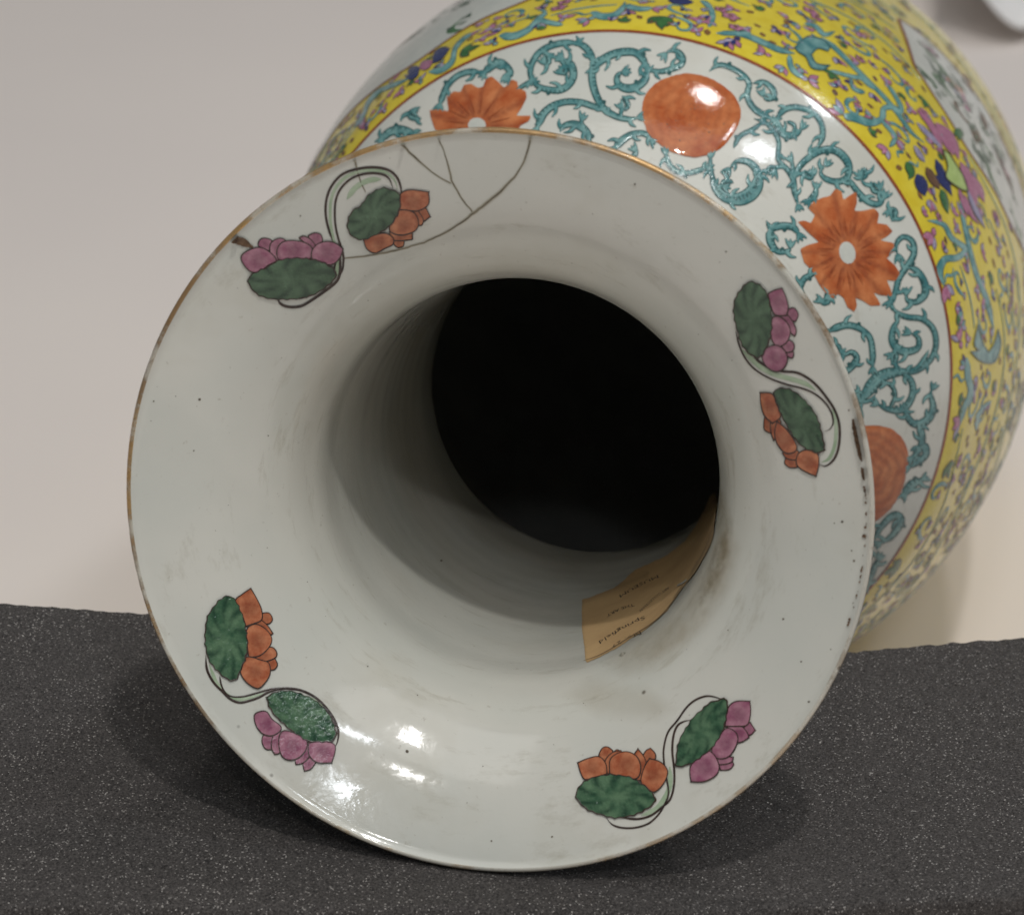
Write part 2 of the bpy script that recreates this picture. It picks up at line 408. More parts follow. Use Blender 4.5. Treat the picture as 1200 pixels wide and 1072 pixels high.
# ================================================================ vase body
def lathe(name, prof, mats, midx, parent, nseg=256):
    """prof: list of (L, r)"""
    V = []; Fc = []; n = nseg
    for L, r in prof:
        for k in range(n):
            a = 2*pi*k/n; V.append((r*cos(a)*S, r*sin(a)*S, (H-L)*S))
    for i in range(len(prof)-1):
        for k in range(n):
            k2 = (k+1) % n; Fc.append((i*n+k, i*n+k2, (i+1)*n+k2, (i+1)*n+k))
    me = bpy.data.meshes.new(name); me.from_pydata(V, [], Fc)
    for m_ in mats: me.materials.append(m_)
    if midx: me.polygons.foreach_set('material_index', [midx(i) for i in range(len(prof)-1) for k in range(n)])
    me.polygons.foreach_set('use_smooth', [True]*len(Fc)); me.update()
    bm = bmesh.new(); bm.from_mesh(me); bmesh.ops.recalc_face_normals(bm, faces=bm.faces); bm.to_mesh(me); bm.free()
    o = bpy.data.objects.new(name, me); col.objects.link(o); o.parent = parent; return o
inner = [(7.5, .02), (7.5, .5), (7.4, .75), (6.8, .98), (6.2, 1.15), (5.5, 1.3), (4.8, 1.36), (4.1, 1.345), (3.5, 1.315), (3.0, 1.25), (2.65, 1.165), (2.3, 1.02), (2.15, .90), (2.06, .75), (2.01, .64), (1.985, .575), (1.97, .552)]
LL = list(np.linspace(1.96, .6, 60))+list(np.linspace(.58, .0, 90))
prof = inner+[(L, float(rin(L))+.0003*sin(L*46+2*sin(L*5))*min(1, max(0, L-.5)*3)+.0005*sin(L*13+1+sin(L*7))*min(1, max(0, L-.4)*3)) for L in LL]
NI = len(inner)
rim = [(-.005, .988), (-.0075, .992), (-.0075, .997), (-.004, 1.001), (.001, 1.003), (.008, 1.002), (.02, .992)]
outn = [(.05, .955), (.09, .88), (.15, .79), (.24, .70), (.36, .645), (.55, .615), (.9, .60), (1.4, .59), (1.70, .59)]
prof += rim+outn+[(L, float(rout(L))) for L in np.linspace(1.78, 7.8, 170)]+[(7.83, .83), (7.83, .78), (7.76, .76), (7.74, .5), (7.74, .02)]
m = NT('unglazed_inside'); m.set(m.mix(m.mr(m.noise(30, 4), .3, .7), lin((226, 224, 218)), lin((212, 210, 204))), .8)
body = lathe('body', prof, [MAT['porcelain'], m.m], lambda i: 1 if i < NI-1 else 0, vase)
# gilt rim, worn
m = NT('worn_gilding')
sx_ = m.n('ShaderNodeSeparateXYZ'); m.l(m.co, sx_.inputs[0])
keep = m.mr(m.math('ADD', m.math('MULTIPLY', sx_.outputs[1], .9), m.math('MULTIPLY', sx_.outputs[0], -.5)), -.045, .05, .35, 1)      # worn away at the right and below
ww = m.math('SUBTRACT', keep, m.mr(m.noise(60, 5, .7), .42, .6, 0, .75))
w2 = m.mr(m.noise(26, 3), .42, .58)
m.set(m.mix(w2, lin((150, 120, 84)), lin((206, 166, 110))), m.mr(m.noise(300), .3, .7, .22, .42), Metallic=m.mr(w2, 0, 1, .15, .55))
tr = m.n('ShaderNodeBsdfTransparent'); mxs = m.n('ShaderNodeMixShader'); cl = m.math('MAXIMUM', m.math('MINIMUM', ww, .95), .12); m.l(cl, mxs.inputs[0]); m.l(tr.outputs[0], mxs.inputs[1]); m.l(m.b.outputs[0], mxs.inputs[2]); m.l(mxs.outputs[0], m.out.inputs[0])
m.bump(m.noise(800, 3), .4, .0002)
gp = [(-.0074, .990), (-.0084, .9918), (-.009, .9975), (-.005, 1.002), (.001, 1.0045), (.009, 1.0035), (.02, .9945)]
lathe('gilt_rim', gp, [m.m], None, vase)
# hairline of rust red paint between the white shoulder and the yellow ground
b = MB('param')
tt = np.linspace(0, 2*pi*1.3, 400)
b.stroke([(a, 2.312) for a in tt], 4.2, off=.005, dome=.003, smooth=False, step=7)
b.build('border_line', [MAT['rust']], vase)
yb = [(L, float(rout(L))+.0008) for L in np.linspace(2.318, 6.9, 150)]
yell = lathe('yellow_ground', yb, [MAT['yellow']], None, vase)

# ================================================================ lotus sprays painted inside the mouth
def tip_tone(P, strength=.75):
    P = np.asarray(P, float); c = P.mean(0)
    def f(Q):
        d = Q-c; r = np.hypot(*d.T); R = np.hypot(*(P-c).T).max()
        return np.clip(.62*np.exp(-((r/R-.15)/.33)**2)*.8+np.clip((r/R-.7)*2.2, 0, .6), 0, .8)
    return f
def leaf_tone(P):
    P = np.asarray(P, float); c = P.mean(0); w_, V_ = np.linalg.eigh(np.cov((P-c).T)); sx = sqrt(w_[1]); sy = sqrt(w_[0])
    ph = random.Random(int(abs(c[0]*7+c[1]))).random()*6
    def f(Q):
        d = (Q-c)@V_; a = np.arctan2(d[:, 0]/sy, d[:, 1]/sx); r = np.hypot(d[:, 0]/sy, d[:, 1]/sx)
        t = .5+.5*np.cos(9*a+ph+1.5*np.sin(3*r))
        return np.clip((t**3)*np.clip(r/1.0, .1, 1)*.85+(r > 1.4)*.15, 0, 1)
    return f
def wavy(P, amp=.9, k=None):
    P = cat_rom(np.asarray(P, float), True, 6); P = resample(P, 2.2, True); n = len(P)
    t = np.roll(P, -1, 0)-np.roll(P, 1, 0); t /= np.hypot(*t.T)[:, None]; nn = np.c_[-t[:, 1], t[:, 0]]
    k = k or max(8, int(n*2.2/11)); i = np.arange(n)
    return P+nn*(amp*np.abs(np.sin(pi*k*i/n))*1.0+.25*np.sin(i*1.7))[:, None]
def spray(tr, leaves, flowers, stems, washes):
    b = MB('in')
    for P in washes: b.stroke(T(*tr, P[0]), P[1]*.7, 1, off=.003, dome=.002, taper=(.15, .15))
    for P, wd in stems: b.stroke(T(*tr, P), wd*1.3, 0, off=.006, dome=.003, taper=(.06, .1), step=2.5, tone=0)
    root = b.build('lotus_spray', [MAT['line'], MAT['palegreen']], vase)
    k = 0
    for P in leaves:
        b = MB('in'); Q = wavy(T(*tr, P), 1.35)
        b.fill(Q, 0, off=.016, dome=.004, grid=3.2, step=2.2, smooth=False, tone=leaf_tone(T(*tr, P)))
        b.stroke(Q, [1.5, .7, 1.9, 1.0, 1.6], 1, off=.0175, dome=.002, closed=True, smooth=False, step=2)
        b.build('lotus_leaf', [MAT['leafgreen'] if MATLEAF == 0 else MAT['leafdark'], MAT['line']], root)
    for colr, petals in flowers:
        for q, P in enumerate(petals):
            b = MB('in'); PP = T(*tr, P); cc_ = np.mean(PP, axis=0); PP = [tuple(cc_+(np.array(q_)-cc_)*1.15) for q_ in PP]; off = .006+q*.0013
            b.fill(PP, 0, off=off, dome=.0007, grid=3.6, step=2.4, tone=tip_tone(PP))
            b.stroke(PP, [1.6, 1.0, 1.7, 1.1], 1, off=off+.0008, dome=.0003, closed=True, step=2.2)
            b.build('lotus_petal', [MAT[colr], MAT['line']], root)
MATLEAF = 1
# upper left spray (coordinates traced from enlargements: origin and scale first)
Z1 = (200, 200, 5.36); Z0 = (250, 150, 3.0)
spray(Z1, [[(480,690),(500,650),(545,625),(600,600),(650,570),(700,550),(780,540),(860,545),(940,560),(1000,590),(1035,620),(1040,660),(1010,700),(960,740),(900,775),(820,800),(740,808),(670,808),(600,800),(540,775),(505,740)]],
  [('purple', [[(555,455),(570,432),(600,428),(630,440),(640,465),(620,495),(590,490),(560,475)], [(870,410),(905,395),(940,405),(948,440),(935,470),(900,475),(880,440)], [(815,430),(835,418),(870,430),(905,470),(910,510),(890,545),(860,540),(870,480)],
    [(630,500),(635,460),(665,435),(700,432),(725,455),(720,500),(700,550),(650,550)], [(680,520),(690,475),(720,450),(770,445),(830,455),(870,480),(875,520),(850,550),(760,560),(700,555)],
    [(455,545),(480,515),(540,490),(590,500),(640,540),(650,565),(600,590),(560,625),(510,622),(475,590)], [(1070,490),(1030,460),(980,450),(930,465),(900,500),(900,545),(950,570),(1010,575),(1050,540)]])],
  [([(670,800),(685,830),(720,850),(775,856),(830,845),(885,812),(930,782),(1000,732),(1045,690),(1062,640),(1064,560),(1066,500)], 2.4), ([(1066,500),(1040,560),(1028,610),(1020,660)], 1.6), ([(800,806),(860,790),(915,770)], 1.2)], [([(1060,520),(1050,600),(1030,680)], 7)])
spray(Z0, [[(475,310),(490,285),(520,265),(540,235),(570,215),(600,205),(635,215),(655,225),(660,260),(655,290),(640,320),(620,345),(590,365),(560,380),(530,392),(500,388),(478,370),(468,340)]],
  [('orange', [[(725,285),(745,280),(760,310),(740,325),(725,310)], [(690,288),(715,290),(735,320),(730,338),(710,335),(690,310)], [(630,390),(665,392),(665,412),(645,415)], [(625,365),(660,362),(695,370),(695,388),(660,392),(630,388)],
    [(660,240),(690,222),(750,228),(750,265),(720,285),(690,285),(658,290)], [(640,310),(660,292),(700,300),(715,330),(705,355),(670,368),(640,365),(625,350)], [(535,392),(560,380),(600,372),(625,385),(625,405),(600,418),(570,432),(545,420)]])],
  [([(442,525),(455,490),(456,440),(440,390),(430,345),(427,300),(431,252),(450,210),(488,176),(540,160),(590,162),(618,178),(632,212)], 2.0),
   ([(420,398),(404,350),(395,300),(398,250),(415,205),(450,165),(500,145),(560,138),(612,146),(645,172),(660,212),(658,245)], 2.2)],
  [([(434,470),(428,420),(414,350),(411,300),(414,252),(432,208),(468,172),(515,153),(565,149),(608,157),(638,185),(647,215)], 5), ([(470,250),(500,210),(545,185),(590,180)], 9)])
Zb = (830, 300, 3.571)
spray(Zb, [[(150,120),(175,102),(205,108),(235,130),(255,165),(265,210),(272,260),(270,310),(262,350),(245,390),(220,425),(195,420),(165,400),(140,365),(125,320),(112,270),(106,220),(115,170)],
           [(275,570),(295,550),(330,548),(370,565),(410,600),(440,635),(465,680),(480,730),(490,780),(495,810),(465,825),(430,815),(400,800),(370,770),(340,725),(315,680),(290,620)]],
  [('purple', [[(335,225),(360,220),(375,245),(365,270),(340,260)], [(325,400),(355,400),(352,425),(330,415)], [(310,370),(340,355),(358,370),(352,395),(320,400)], [(285,240),(325,245),(350,270),(365,305),(360,328),(340,310),(300,260)], [(258,160),(280,148),(308,140),(322,170),(332,210),(325,240),(285,238),(268,205)], [(275,265),(300,260),(330,285),(340,320),(325,355),(295,370),(275,350),(268,310)], [(235,420),(250,390),(285,378),(315,395),(328,430),(315,462),(285,475),(250,455)]]),
   ('orange', [[(240,675),(268,688),(275,720),(265,738),(240,725),(237,700)], [(330,845),(375,848),(378,880),(345,882),(325,865)], [(325,815),(360,805),(385,830),(375,848),(335,845),(318,825)], [(268,690),(295,680),(305,705),(290,745),(278,765),(268,735)], [(225,578),(268,582),(285,620),(300,665),(270,690),(240,660),(228,620)], [(295,700),(330,730),(365,785),(360,810),(325,815),(295,780),(287,740)], [(385,830),(420,815),(455,830),(460,870),(450,912),(410,895),(380,870)]])],
  [([(116,310),(130,370),(158,430),(198,475),(260,512),(330,537),(390,552),(440,572),(482,604),(512,645),(524,690),(512,722),(488,733)], 1.6), ([(180,402),(210,438),(260,468),(310,482),(370,487),(420,512),(460,547),(500,597),(532,648),(550,710),(548,790),(528,848),(492,878),(462,868)], 2.2)],
  [([(140,390),(180,430),(225,468),(280,496),(350,515),(410,535),(450,562)], 8), ([(520,640),(535,710),(530,790),(508,845),(475,862)], 6)])
MATLEAF = 0
Zc = (210, 670, 3.697)
spray(Zc, [[(120,190),(145,150),(175,115),(210,100),(240,115),(260,150),(280,200),(292,260),(298,320),(290,370),(270,420),(250,465),(225,472),(190,455),(150,415),(125,380),(112,330),(108,280),(112,230)],
           [(375,540),(420,515),(480,512),(540,530),(590,555),(640,600),(670,650),(682,700),(665,735),(620,738),(560,735),(520,712),(480,685),(440,650),(410,620),(385,580)]],
  [('orange', [[(350,185),(385,180),(400,205),(385,222),(355,215)], [(370,390),(410,375),(422,400),(410,420),(385,418)], [(300,225),(340,208),(375,230),(397,262),(385,270),(350,245),(310,240)], [(310,365),(350,355),(390,330),(412,345),(410,370),(360,388),(320,388)], [(250,130),(275,105),(308,82),(330,120),(348,160),(350,200),(320,215),(290,225),(275,180)], [(298,255),(330,235),(370,255),(392,290),(380,325),(345,355),(305,360),(300,310)], [(275,400),(300,375),(350,388),(380,400),(385,440),(365,475),(338,495),(300,475),(275,440)]]),
   ('purple', [[(368,710),(400,702),(408,740),(400,765),(375,762),(362,735)], [(540,825),(565,800),(588,825),(570,850),(545,858)], [(510,800),(545,745),(570,745),(565,790),(540,820),(510,828)], [(410,710),(435,690),(445,720),(435,775),(415,782),(402,755)], [(332,625),(355,610),(380,612),(400,640),(432,665),(430,685),(400,702),(365,695),(340,665)], [(440,720),(460,695),(510,710),(545,735),(540,770),(510,800),(470,805),(445,780)], [(568,745),(620,738),(665,750),(668,780),(655,820),(600,818),(570,790)]])],
  [([(115,360),(120,420),(147,475),(190,520),(222,550),(262,565),(310,555),(350,540),(385,520),(430,506),(475,504),(532,514),(592,545),(642,595),(677,650),(690,700),(682,745),(665,765)], 2.2), ([(175,450),(186,500),(215,535),(270,540),(330,525),(390,508),(440,500)], 1.6)],
  [([(130,400),(145,440),(165,485),(205,530),(255,552),(320,543),(380,520)], 6), ([(560,540),(610,575),(650,625)], 5)])
Zd = (650, 790, 4.444)
spray(Zd, [[(110,640),(120,595),(150,560),(200,535),(260,522),(320,520),(390,530),(440,555),(490,590),(530,640),(520,675),(480,705),(430,730),(370,745),(310,750),(250,735),(190,715),(150,690)],
           [(630,470),(635,420),(640,370),(665,310),(690,270),(720,225),(770,180),(810,145),(860,130),(890,120),(908,150),(905,200),(895,250),(880,300),(850,350),(820,390),(770,430),(720,465),(670,480),(645,485)]],
  [('orange', [[(235,430),(250,390),(275,382),(300,400),(290,430),(260,450)], [(465,430),(480,400),(500,390),(522,415),(518,445),(480,460)], [(300,425),(325,395),(345,410),(335,430)], [(265,500),(270,450),(300,415),(340,405),(345,420),(305,450),(298,515)], [(418,440),(438,400),(465,435),(475,480),(460,545),(430,540)], [(132,465),(180,445),(230,437),(260,470),(265,515),(210,530),(165,540),(145,510)], [(300,510),(302,450),(335,420),(380,412),(420,430),(440,470),(435,520),(400,535)], [(480,480),(500,450),(550,465),(582,505),(565,560),(525,600),(490,590),(460,550)]]),
   ('purple', [[(990,265),(1020,255),(1042,290),(1020,312),(995,310)], [(860,465),(915,450),(930,470),(910,492),(870,495)], [(820,410),(850,430),(900,430),(925,430),(915,455),(860,465),(825,440)], [(905,275),(950,262),(990,290),(1008,325),(975,345),(945,345),(925,300)], [(910,185),(945,150),(1012,148),(1015,200),(1000,255),(950,262),(900,262)], [(830,385),(870,320),(900,290),(940,310),(948,350),(925,400),(895,425),(850,425)], [(718,485),(750,440),(800,405),(830,430),(850,480),(835,520),(780,548),(722,548)]])],
  [([(270,745),(300,780),(350,797),(420,797),(490,775),(540,730),(572,680),(594,620),(584,540),(570,450),(570,380),(592,300),(640,240),(690,170),(740,130),(800,112),(860,125),(890,142)], 1.7), ([(350,745),(430,752),(500,735),(560,690),(602,650),(622,580),(624,500),(614,400),(620,320),(642,265),(680,243),(712,238)], 2.0)],
  [([(450,735),(520,705),(565,655),(600,580),(600,480)], 8)])

# ================================================================ cracks, chips, specks on the mouth
def cracks():
    for P, wd in ([(1120,8),(1105,80),(1080,140),(1040,195),(985,245),(920,295),(860,340),(780,385),(700,415),(620,435),(540,450),(460,458)], [1.4, 1.1, 2.0, 1.3, .9, 1.2, .8]), ([(782,12),(797,50),(810,80),(825,130),(840,190),(870,240),(910,295)], [.9, .7, 1.2, 1, .8]), ([(655,52),(700,95),(740,130),(790,170),(835,195)], [1.2, 1.3, .7, .8]), ([(495,110),(515,180),(535,225)], [1.2, .6]):
        b = MB('in'); Q = resample(cat_rom(np.array(T(*Z0, P)), False, 6), 5); r = np.random.RandomState(len(P)); Q[1:-1] += r.randn(len(Q)-2, 2)*.35
        b.stroke(Q, [a_*2.6 for a_ in (wd if hasattr(wd, '__len__') else [wd])], 1, off=.0028, dome=.0002, smooth=False, step=4); b.stroke(Q, wd, off=.004, dome=.0006, smooth=False, step=3); b.build('crack', [MAT['crack'], MAT['grime']], vase)
cracks()
def jag(P, amp, seed):
    Q = resample(np.array(P, float), 2, True); r = np.random.RandomState(seed); return Q+r.randn(*Q.shape)*amp
b = MB('in')
b.fill(jag(T(*Z1, [(345,440),(368,412),(395,398),(440,415),(475,428),(505,460),(532,490),(500,482),(450,470),(400,458)]), .45, 1), 0, off=.012, dome=.002, grid=3, step=1.5, smooth=False, tone=.3)
b.fill(jag(T(*Z1, [(352,425),(375,400),(404,368),(415,384),(395,410),(372,432)]), .3, 4), 0, off=.014, dome=.002, grid=3, step=1.5, smooth=False, tone=.9)
b.build('rim_chip', [MAT['chip']], vase, label='brown old repair mark at the upper left of the rim')
for q, P in enumerate(([(612,682),(628,680),(640,712),(652,750),(664,800),(668,850),(655,860),(640,830),(628,780),(618,725)], [(652,885),(668,882),(677,915),(668,940),(655,920)], [(664,975),(680,975),(680,998),(668,996)], [(598,640),(606,638),(606,648),(599,648)])):
    b = MB('in'); b.fill(jag([(x_-3.5, y_) for x_, y_ in T(*Zb, P)], .5, q+7), 0, off=.012, dome=.003, grid=3, step=1.5, smooth=False, tone=.35); b.build('rim_chip', [MAT['chip']], vase)
# worn spots along the right of the rim and specks in the glaze
b = MB('parin'); r = np.random.RandomState(5)
for k in range(34):
    a = r.uniform(-.32, .06); L = abs(r.normal(0, .0012)); s_ = r.uniform(.0018, .005)
    b.fill([(a+s_*1.2*cos(t)*r.uniform(.6, 1.2), L+s_*.45*sin(t)*r.uniform(.6, 1.2)) for t in np.linspace(0, 2*pi, 7)[:-1]], 0, off=.013, dome=.001, grid=9, step=1.2, smooth=False, tone=.3)
b.build('rim_wear', [MAT['chip']], vase, kind='stuff')
spots = [(234,468,2.0),(227,528,1.3),(477,880,2.3),(576,985,1.3),(948,822,1.6),(744,216,1.4),(517,657,1.6),(851,295,1.2),(180,470,1.2),(987,611,1.7),(978,613,1),(1001,657,1.7),(998,645,1.1),(918,725,1.6),(939,775,1.2),(647,980,1.5),(352,253,1.3),(329,233,1.1),(700,735,1),(620,560,1)]
b = MB('in'); r = np.random.RandomState(2)
for k in range(46):
    a = r.uniform(0, 2*pi); q = r.uniform(.55, .98); spots.append((585+436*q*cos(a), 586+436*q*sin(a), r.uniform(.5, .95)))
for x, y, s_ in spots:
    b.fill([(x+s_*cos(t)*r.uniform(.7, 1.1), y+s_*sin(t)*r.uniform(.7, 1.1)) for t in np.linspace(0, 2*pi, 7)[:-1]], 0, off=.0035, dome=.0004, grid=9, step=.9, smooth=False, tone=.2)
b.build('glaze_speck', [MAT['crack']], vase, kind='stuff')

# ================================================================ old paper label glued inside the neck, and its glue stains
def stain(P, seed, strength, name='glue_stain', colr=(160, 128, 72), fade=6.0):
    m = NT('glue_stain_%d' % seed); a = m.attr('tone')
    m.set(lin(colr), .45); tr = m.n('ShaderNodeBsdfTransparent'); mx = m.n('ShaderNodeMixShader')
    m.l(m.math('MULTIPLY', a, m.mr(m.noise(110, 5, .7), .38, .68, .1, strength)), mx.inputs[0]); m.l(tr.outputs[0], mx.inputs[1]); m.l(m.b.outputs[0], mx.inputs[2]); m.l(mx.outputs[0], m.out.inputs[0])
    b = MB('in'); PP = jag(P, .4, seed)
    b.fill(PP, 0, off=.0025, dome=.0003, grid=3, step=2.5, smooth=False, tone=lambda Q: np.clip(edge_dist(PP, Q)/fade, 0, 1)); b.build(name, [m.m], vase)
stain([(700,778),(740,742),(775,722),(800,694),(822,655),(838,612),(852,600),(872,640),(862,690),(838,728),(806,762),(770,790),(730,800)], 11, .26, fade=16)
stain([(836,560),(850,575),(862,610),(858,650),(838,700),(812,720),(822,680),(838,630)], 12, .36, fade=8, colr=(132, 112, 66))
stain([(650,815),(690,790),(760,800),(800,830),(770,850),(700,845)], 13, .15, fade=16, colr=(176, 158, 124))
for q, (x, y, a, w_, h_) in enumerate(((729,767,-.5,5.5,2.6),(739,773,-.4,3,2),(832,677,-.9,3.6,1.7),(821,692,-1.1,4.6,1.7),(829,692,-.9,4,1.4))):
    stain([(x+w_*cos(t)*cos(a)-h_*sin(t)*sin(a), y+w_*cos(t)*sin(a)+h_*sin(t)*cos(a)) for t in np.linspace(0, 2*pi, 12)[:-1]], 20+q, 1.0, 'stain_spot', (110, 94, 56), 1.2)
m = NT('aged_label_paper')
c = m.mix(m.mr(m.noise(45, 5, .6), .3, .7), lin((206, 172, 124)), lin((184, 150, 106))); c = m.mix(m.math('MULTIPLY', m.attr(), .8), c, lin((112, 92, 64)))
m.set(c, .8); m.bump(m.noise(300, 4), .6, .0004); MAT['label'] = m.m
LAB = [(682,703),(700,697),(720,689),(732,680),(740,671),(753,664),(780,652),(801,636),(813,620),(823,603),(831,585),(836,570),(841,587),(838,612),(832,632),(822,655),(812,668),(806,682),(792,700),(782,716),(775,722),(764,732),(752,741),(740,748),(724,759),(707,768),(687,777),(685,760),(682,735)]
b = MB('in')
r = np.random.RandomState(8)
ragged = resample(np.array(LAB, float), 3, True); ragged += r.randn(*ragged.shape)*.25
def lab_tone(Q):
    a = np.exp(-((Q[:, 1]-(706-(Q[:, 0]-682)*.42))/4.0)**2)*.45*(Q[:, 0] < 760); e = edge_dist(ragged, Q); return np.clip(a+np.clip((Q[:, 0]-770)/60, 0, .8)*.8+np.clip(1-e/1.5, 0, 1)*.25, 0, 1)
b.fill(ragged, 0, off=.005, dome=.003, grid=3, step=2.5, smooth=False, tone=lab_tone)
for P, wd, tn in (([(684,775),(707,766),(740,746),(764,731),(782,714),(806,681)], 1.2, 1), ([(806,682),(818,662),(832,636),(838,610)], 4.5, 1), ([(790,702),(803,683),(806,680)], 2.0, 1)): b.stroke(P, wd, 0, off=.0085, dome=.004, tone=tn, taper=(.2, .2))
b.stroke([(795,687),(801,684),(806,680)], 1.6, 1, off=.016, dome=.004)
label = b.build('paper_label', [MAT['label'], MAT['white']], vase, label='torn brown paper label with faded printed lettering')
MAT['ink'] = enamel('faded_ink', (52, 42, 30), (66, 54, 38), rough=.6)
def letter(text, p0, p1, size, wd=None, font=None):
    cu = bpy.data.curves.new('lettering', 'FONT'); cu.body = text; cu.size = 1; cu.resolution_u = 1
    tmp = bpy.data.objects.new('tmp', cu); me = bpy.data.meshes.new_from_object(tmp); co = np.array([x.co[:2] for x in me.vertices]); fs = [tuple(p.vertices) for p in me.polygons]
    bpy.data.objects.remove(tmp); bpy.data.curves.remove(cu); bpy.data.meshes.remove(me)
    p0 = np.array(p0, float); p1 = np.array(p1, float); Lw = co[:, 0].max(); d = p1-p0; L = hypot(*d); d /= L; up = np.array([d[1], -d[0]])
    bend = 4*(co[:, 0]/Lw)*(1-co[:, 0]/Lw)
    Q = p0+np.outer(co[:, 0]/Lw*L, d)+np.outer(co[:, 1]*size, up)+np.outer(bend*(-1.5), up)
    b = MB('in'); b.add(Q, .0092, 0, fs, 0); b.build('lettering', [MAT['ink']], label)
# the label reads from inside the vase: its lettering stands upside down in the picture
letter('Springfield', (756, 722), (702, 752), 5.6)
letter('MUSEUM', (772, 674), (726, 698), 5.0)
letter('THE ART', (743, 708), (711, 721), 4.4)
letter('ART COLLECTION', (784, 688), (750, 716), 3.6)
letter('No. 29', (752, 740), (717, 757.5), 5.2)

# ================================================================ white shoulder band: iron red flowers and turquoise scrolls
def blob(b, P, m=0, **k): b.fill(P, m, **k)
def radial_tone(c, k, amt):
    c = np.array(c)
    def f(Q):
        d = Q-c; r = np.hypot(*d.T); a = np.arctan2(d[:, 1], d[:, 0]); return np.clip(amt*(.5+.5*np.sin(r*k+1.2*np.sin(a*5)+.8*np.sin(a*2+1)))**2, 0, 1)
    return f
def petal_flower_tone(c, n):
    c = np.array(c)
    def f(Q):
        d = Q-c; r = np.hypot(*d.T); a = np.arctan2(d[:, 1], d[:, 0]); return np.clip(.55*(np.abs(np.cos(a*n/2))**12)*np.clip(r/18, 0, 1)+.3*np.exp(-((r-20)/10)**2), 0, 1)
    return f
def dots(b, P, n, rad, m, off, seed):
    r = np.random.RandomState(seed); P = np.array(P, float); lo, hi = P.min(0), P.max(0); k = 0
    while k < n:
        q = r.uniform(lo, hi)
        if inside(P, q[None])[0]:
            s_ = rad*r.uniform(.5, 1.3); b.fill([(q[0]+s_*cos(t)*r.uniform(.6, 1.2), q[1]+s_*sin(t)*r.uniform(.6, 1.2)) for t in np.linspace(0, 2*pi, 6)[:-1]], m, off=off, dome=0, grid=9, step=.8, smooth=False); k += 1
D1 = T(580, 0, 4, [(690,530),(700,460),(745,400),(820,362),(900,346),(980,360),(1060,398),(1128,460),(1153,540),(1120,622),(1060,695),(960,738),(880,730),(800,698),(722,630)])
b = MB('out'); PP = resample(cat_rom(np.array(D1), True, 5), 3, True); PP += np.random.RandomState(1).randn(*PP.shape)*.35
b.fill(PP, 0, off=.006, dome=.008, grid=4, smooth=False, tone=radial_tone((806, 138), .55, .28)); dots(b, T(580, 0, 4, [(850,500),(960,480),(1080,560),(1060,660),(900,700),(780,640)]), 22, 1.0, 1, .015, 3)
b.build('iron_red_disc', [MAT['iron'], MAT['brown']], vase)
D2 = T(900, 400, 2.977, [(280,320),(310,298),(350,293),(420,300),(465,335),(488,390),(482,460),(460,530),(420,590),(370,628),(300,640),(240,600),(215,500),(225,400)])
b = MB('out'); PP = resample(cat_rom(np.array(D2), True, 5), 3, True); PP += np.random.RandomState(2).randn(*PP.shape)*.35
b.fill(PP, 0, off=.006, dome=.008, grid=4, smooth=False, tone=radial_tone((1018, 555), .6, .5)); b.build('iron_red_disc', [MAT['iron']], vase)
F2 = T(820, 200, 3.153, [(455,100),(480,95),(500,68),(522,75),(530,110),(550,95),(578,78),(580,120),(570,150),(600,150),(645,140),(662,160),(655,195),(690,200),(712,225),(690,245),(665,258),(715,268),(718,295),(690,325),(720,350),(742,385),(720,408),(690,405),(705,440),(710,465),(665,460),(640,450),(660,480),(668,498),(630,500),(600,480),(575,470),(580,500),(570,522),(545,505),(530,470),(510,455),(490,475),(470,460),(440,420),(415,370),(385,340),(370,290),(400,275),(440,265),(395,225),(362,190),(385,185),(410,195),(425,165),(400,140),(420,115)])
b = MB('out'); b.fill(F2, 0, off=.006, dome=.006, grid=4, smooth=False, tone=petal_flower_tone((992, 295), 14)); b.fill([(992.2+9.5*cos(t)+1.5*sin(t), 296.7+13*sin(t)) for t in np.linspace(0, 2*pi, 18)[:-1]], 2, off=.013, dome=.003, grid=5)
for a_ in np.linspace(0, 2*pi, 15)[:-1]: b.stroke([(992+16*cos(a_+.22), 297+20*sin(a_+.22)), (992+36*cos(a_+.12), 297+44*sin(a_+.12))], 1.5, 1, off=.0145, dome=0, smooth=False, taper=(.2, .6))
dots(b, [(955,260),(1020,260),(1030,330),(970,335)], 16, .8, 1, .0145, 5)
for a_ in np.linspace(0, 2*pi, 15)[:-1]:
    for d_ in (-.09, .09): b.stroke([(992+22*cos(a_+d_), 297+27*sin(a_+d_)), (992+33*cos(a_+d_*.8), 297+40*sin(a_+d_*.8))], .8, 1, off=.0142, dome=0, smooth=False, taper=(.3, .6))
b.build('iron_red_flower', [MAT['iron'], MAT['rust'], MAT['white']], vase)
F1 = T(340, 0, 4, [(655,520),(700,515),(745,525),(735,455),(770,430),(800,435),(815,400),(850,395),(880,415),(905,410),(920,370),(945,360),(975,385),(1005,415),(1040,375),(1065,385),(1070,415),(1105,430),(1110,460),(1085,510),(1060,545),(1130,545),(1120,570),(1080,590),(1060,640),(1090,690),(1040,720),(980,740),(900,780),(820,750),(750,730),(700,690),(730,640),(680,610),(660,550)])
b = MB('out'); b.fill(F1, 0, off=.006, dome=.006, grid=4, smooth=False, tone=petal_flower_tone((560, 148), 13)); b.fill([(559.5+10.5*cos(t), 148+9*sin(t)) for t in np.linspace(0, 2*pi, 16)[:-1]], 2, off=.013, dome=.003, grid=5)
for a_ in np.linspace(-pi, 0, 9): b.stroke([(560+15*cos(a_+.2), 148+14*sin(a_+.2)), (560+40*cos(a_+.14), 148+36*sin(a_+.14))], 1.5, 1, off=.0145, dome=0, smooth=False, taper=(.2, .6))
b.build('iron_red_flower', [MAT['iron'], MAT['rust'], MAT['white']], vase)

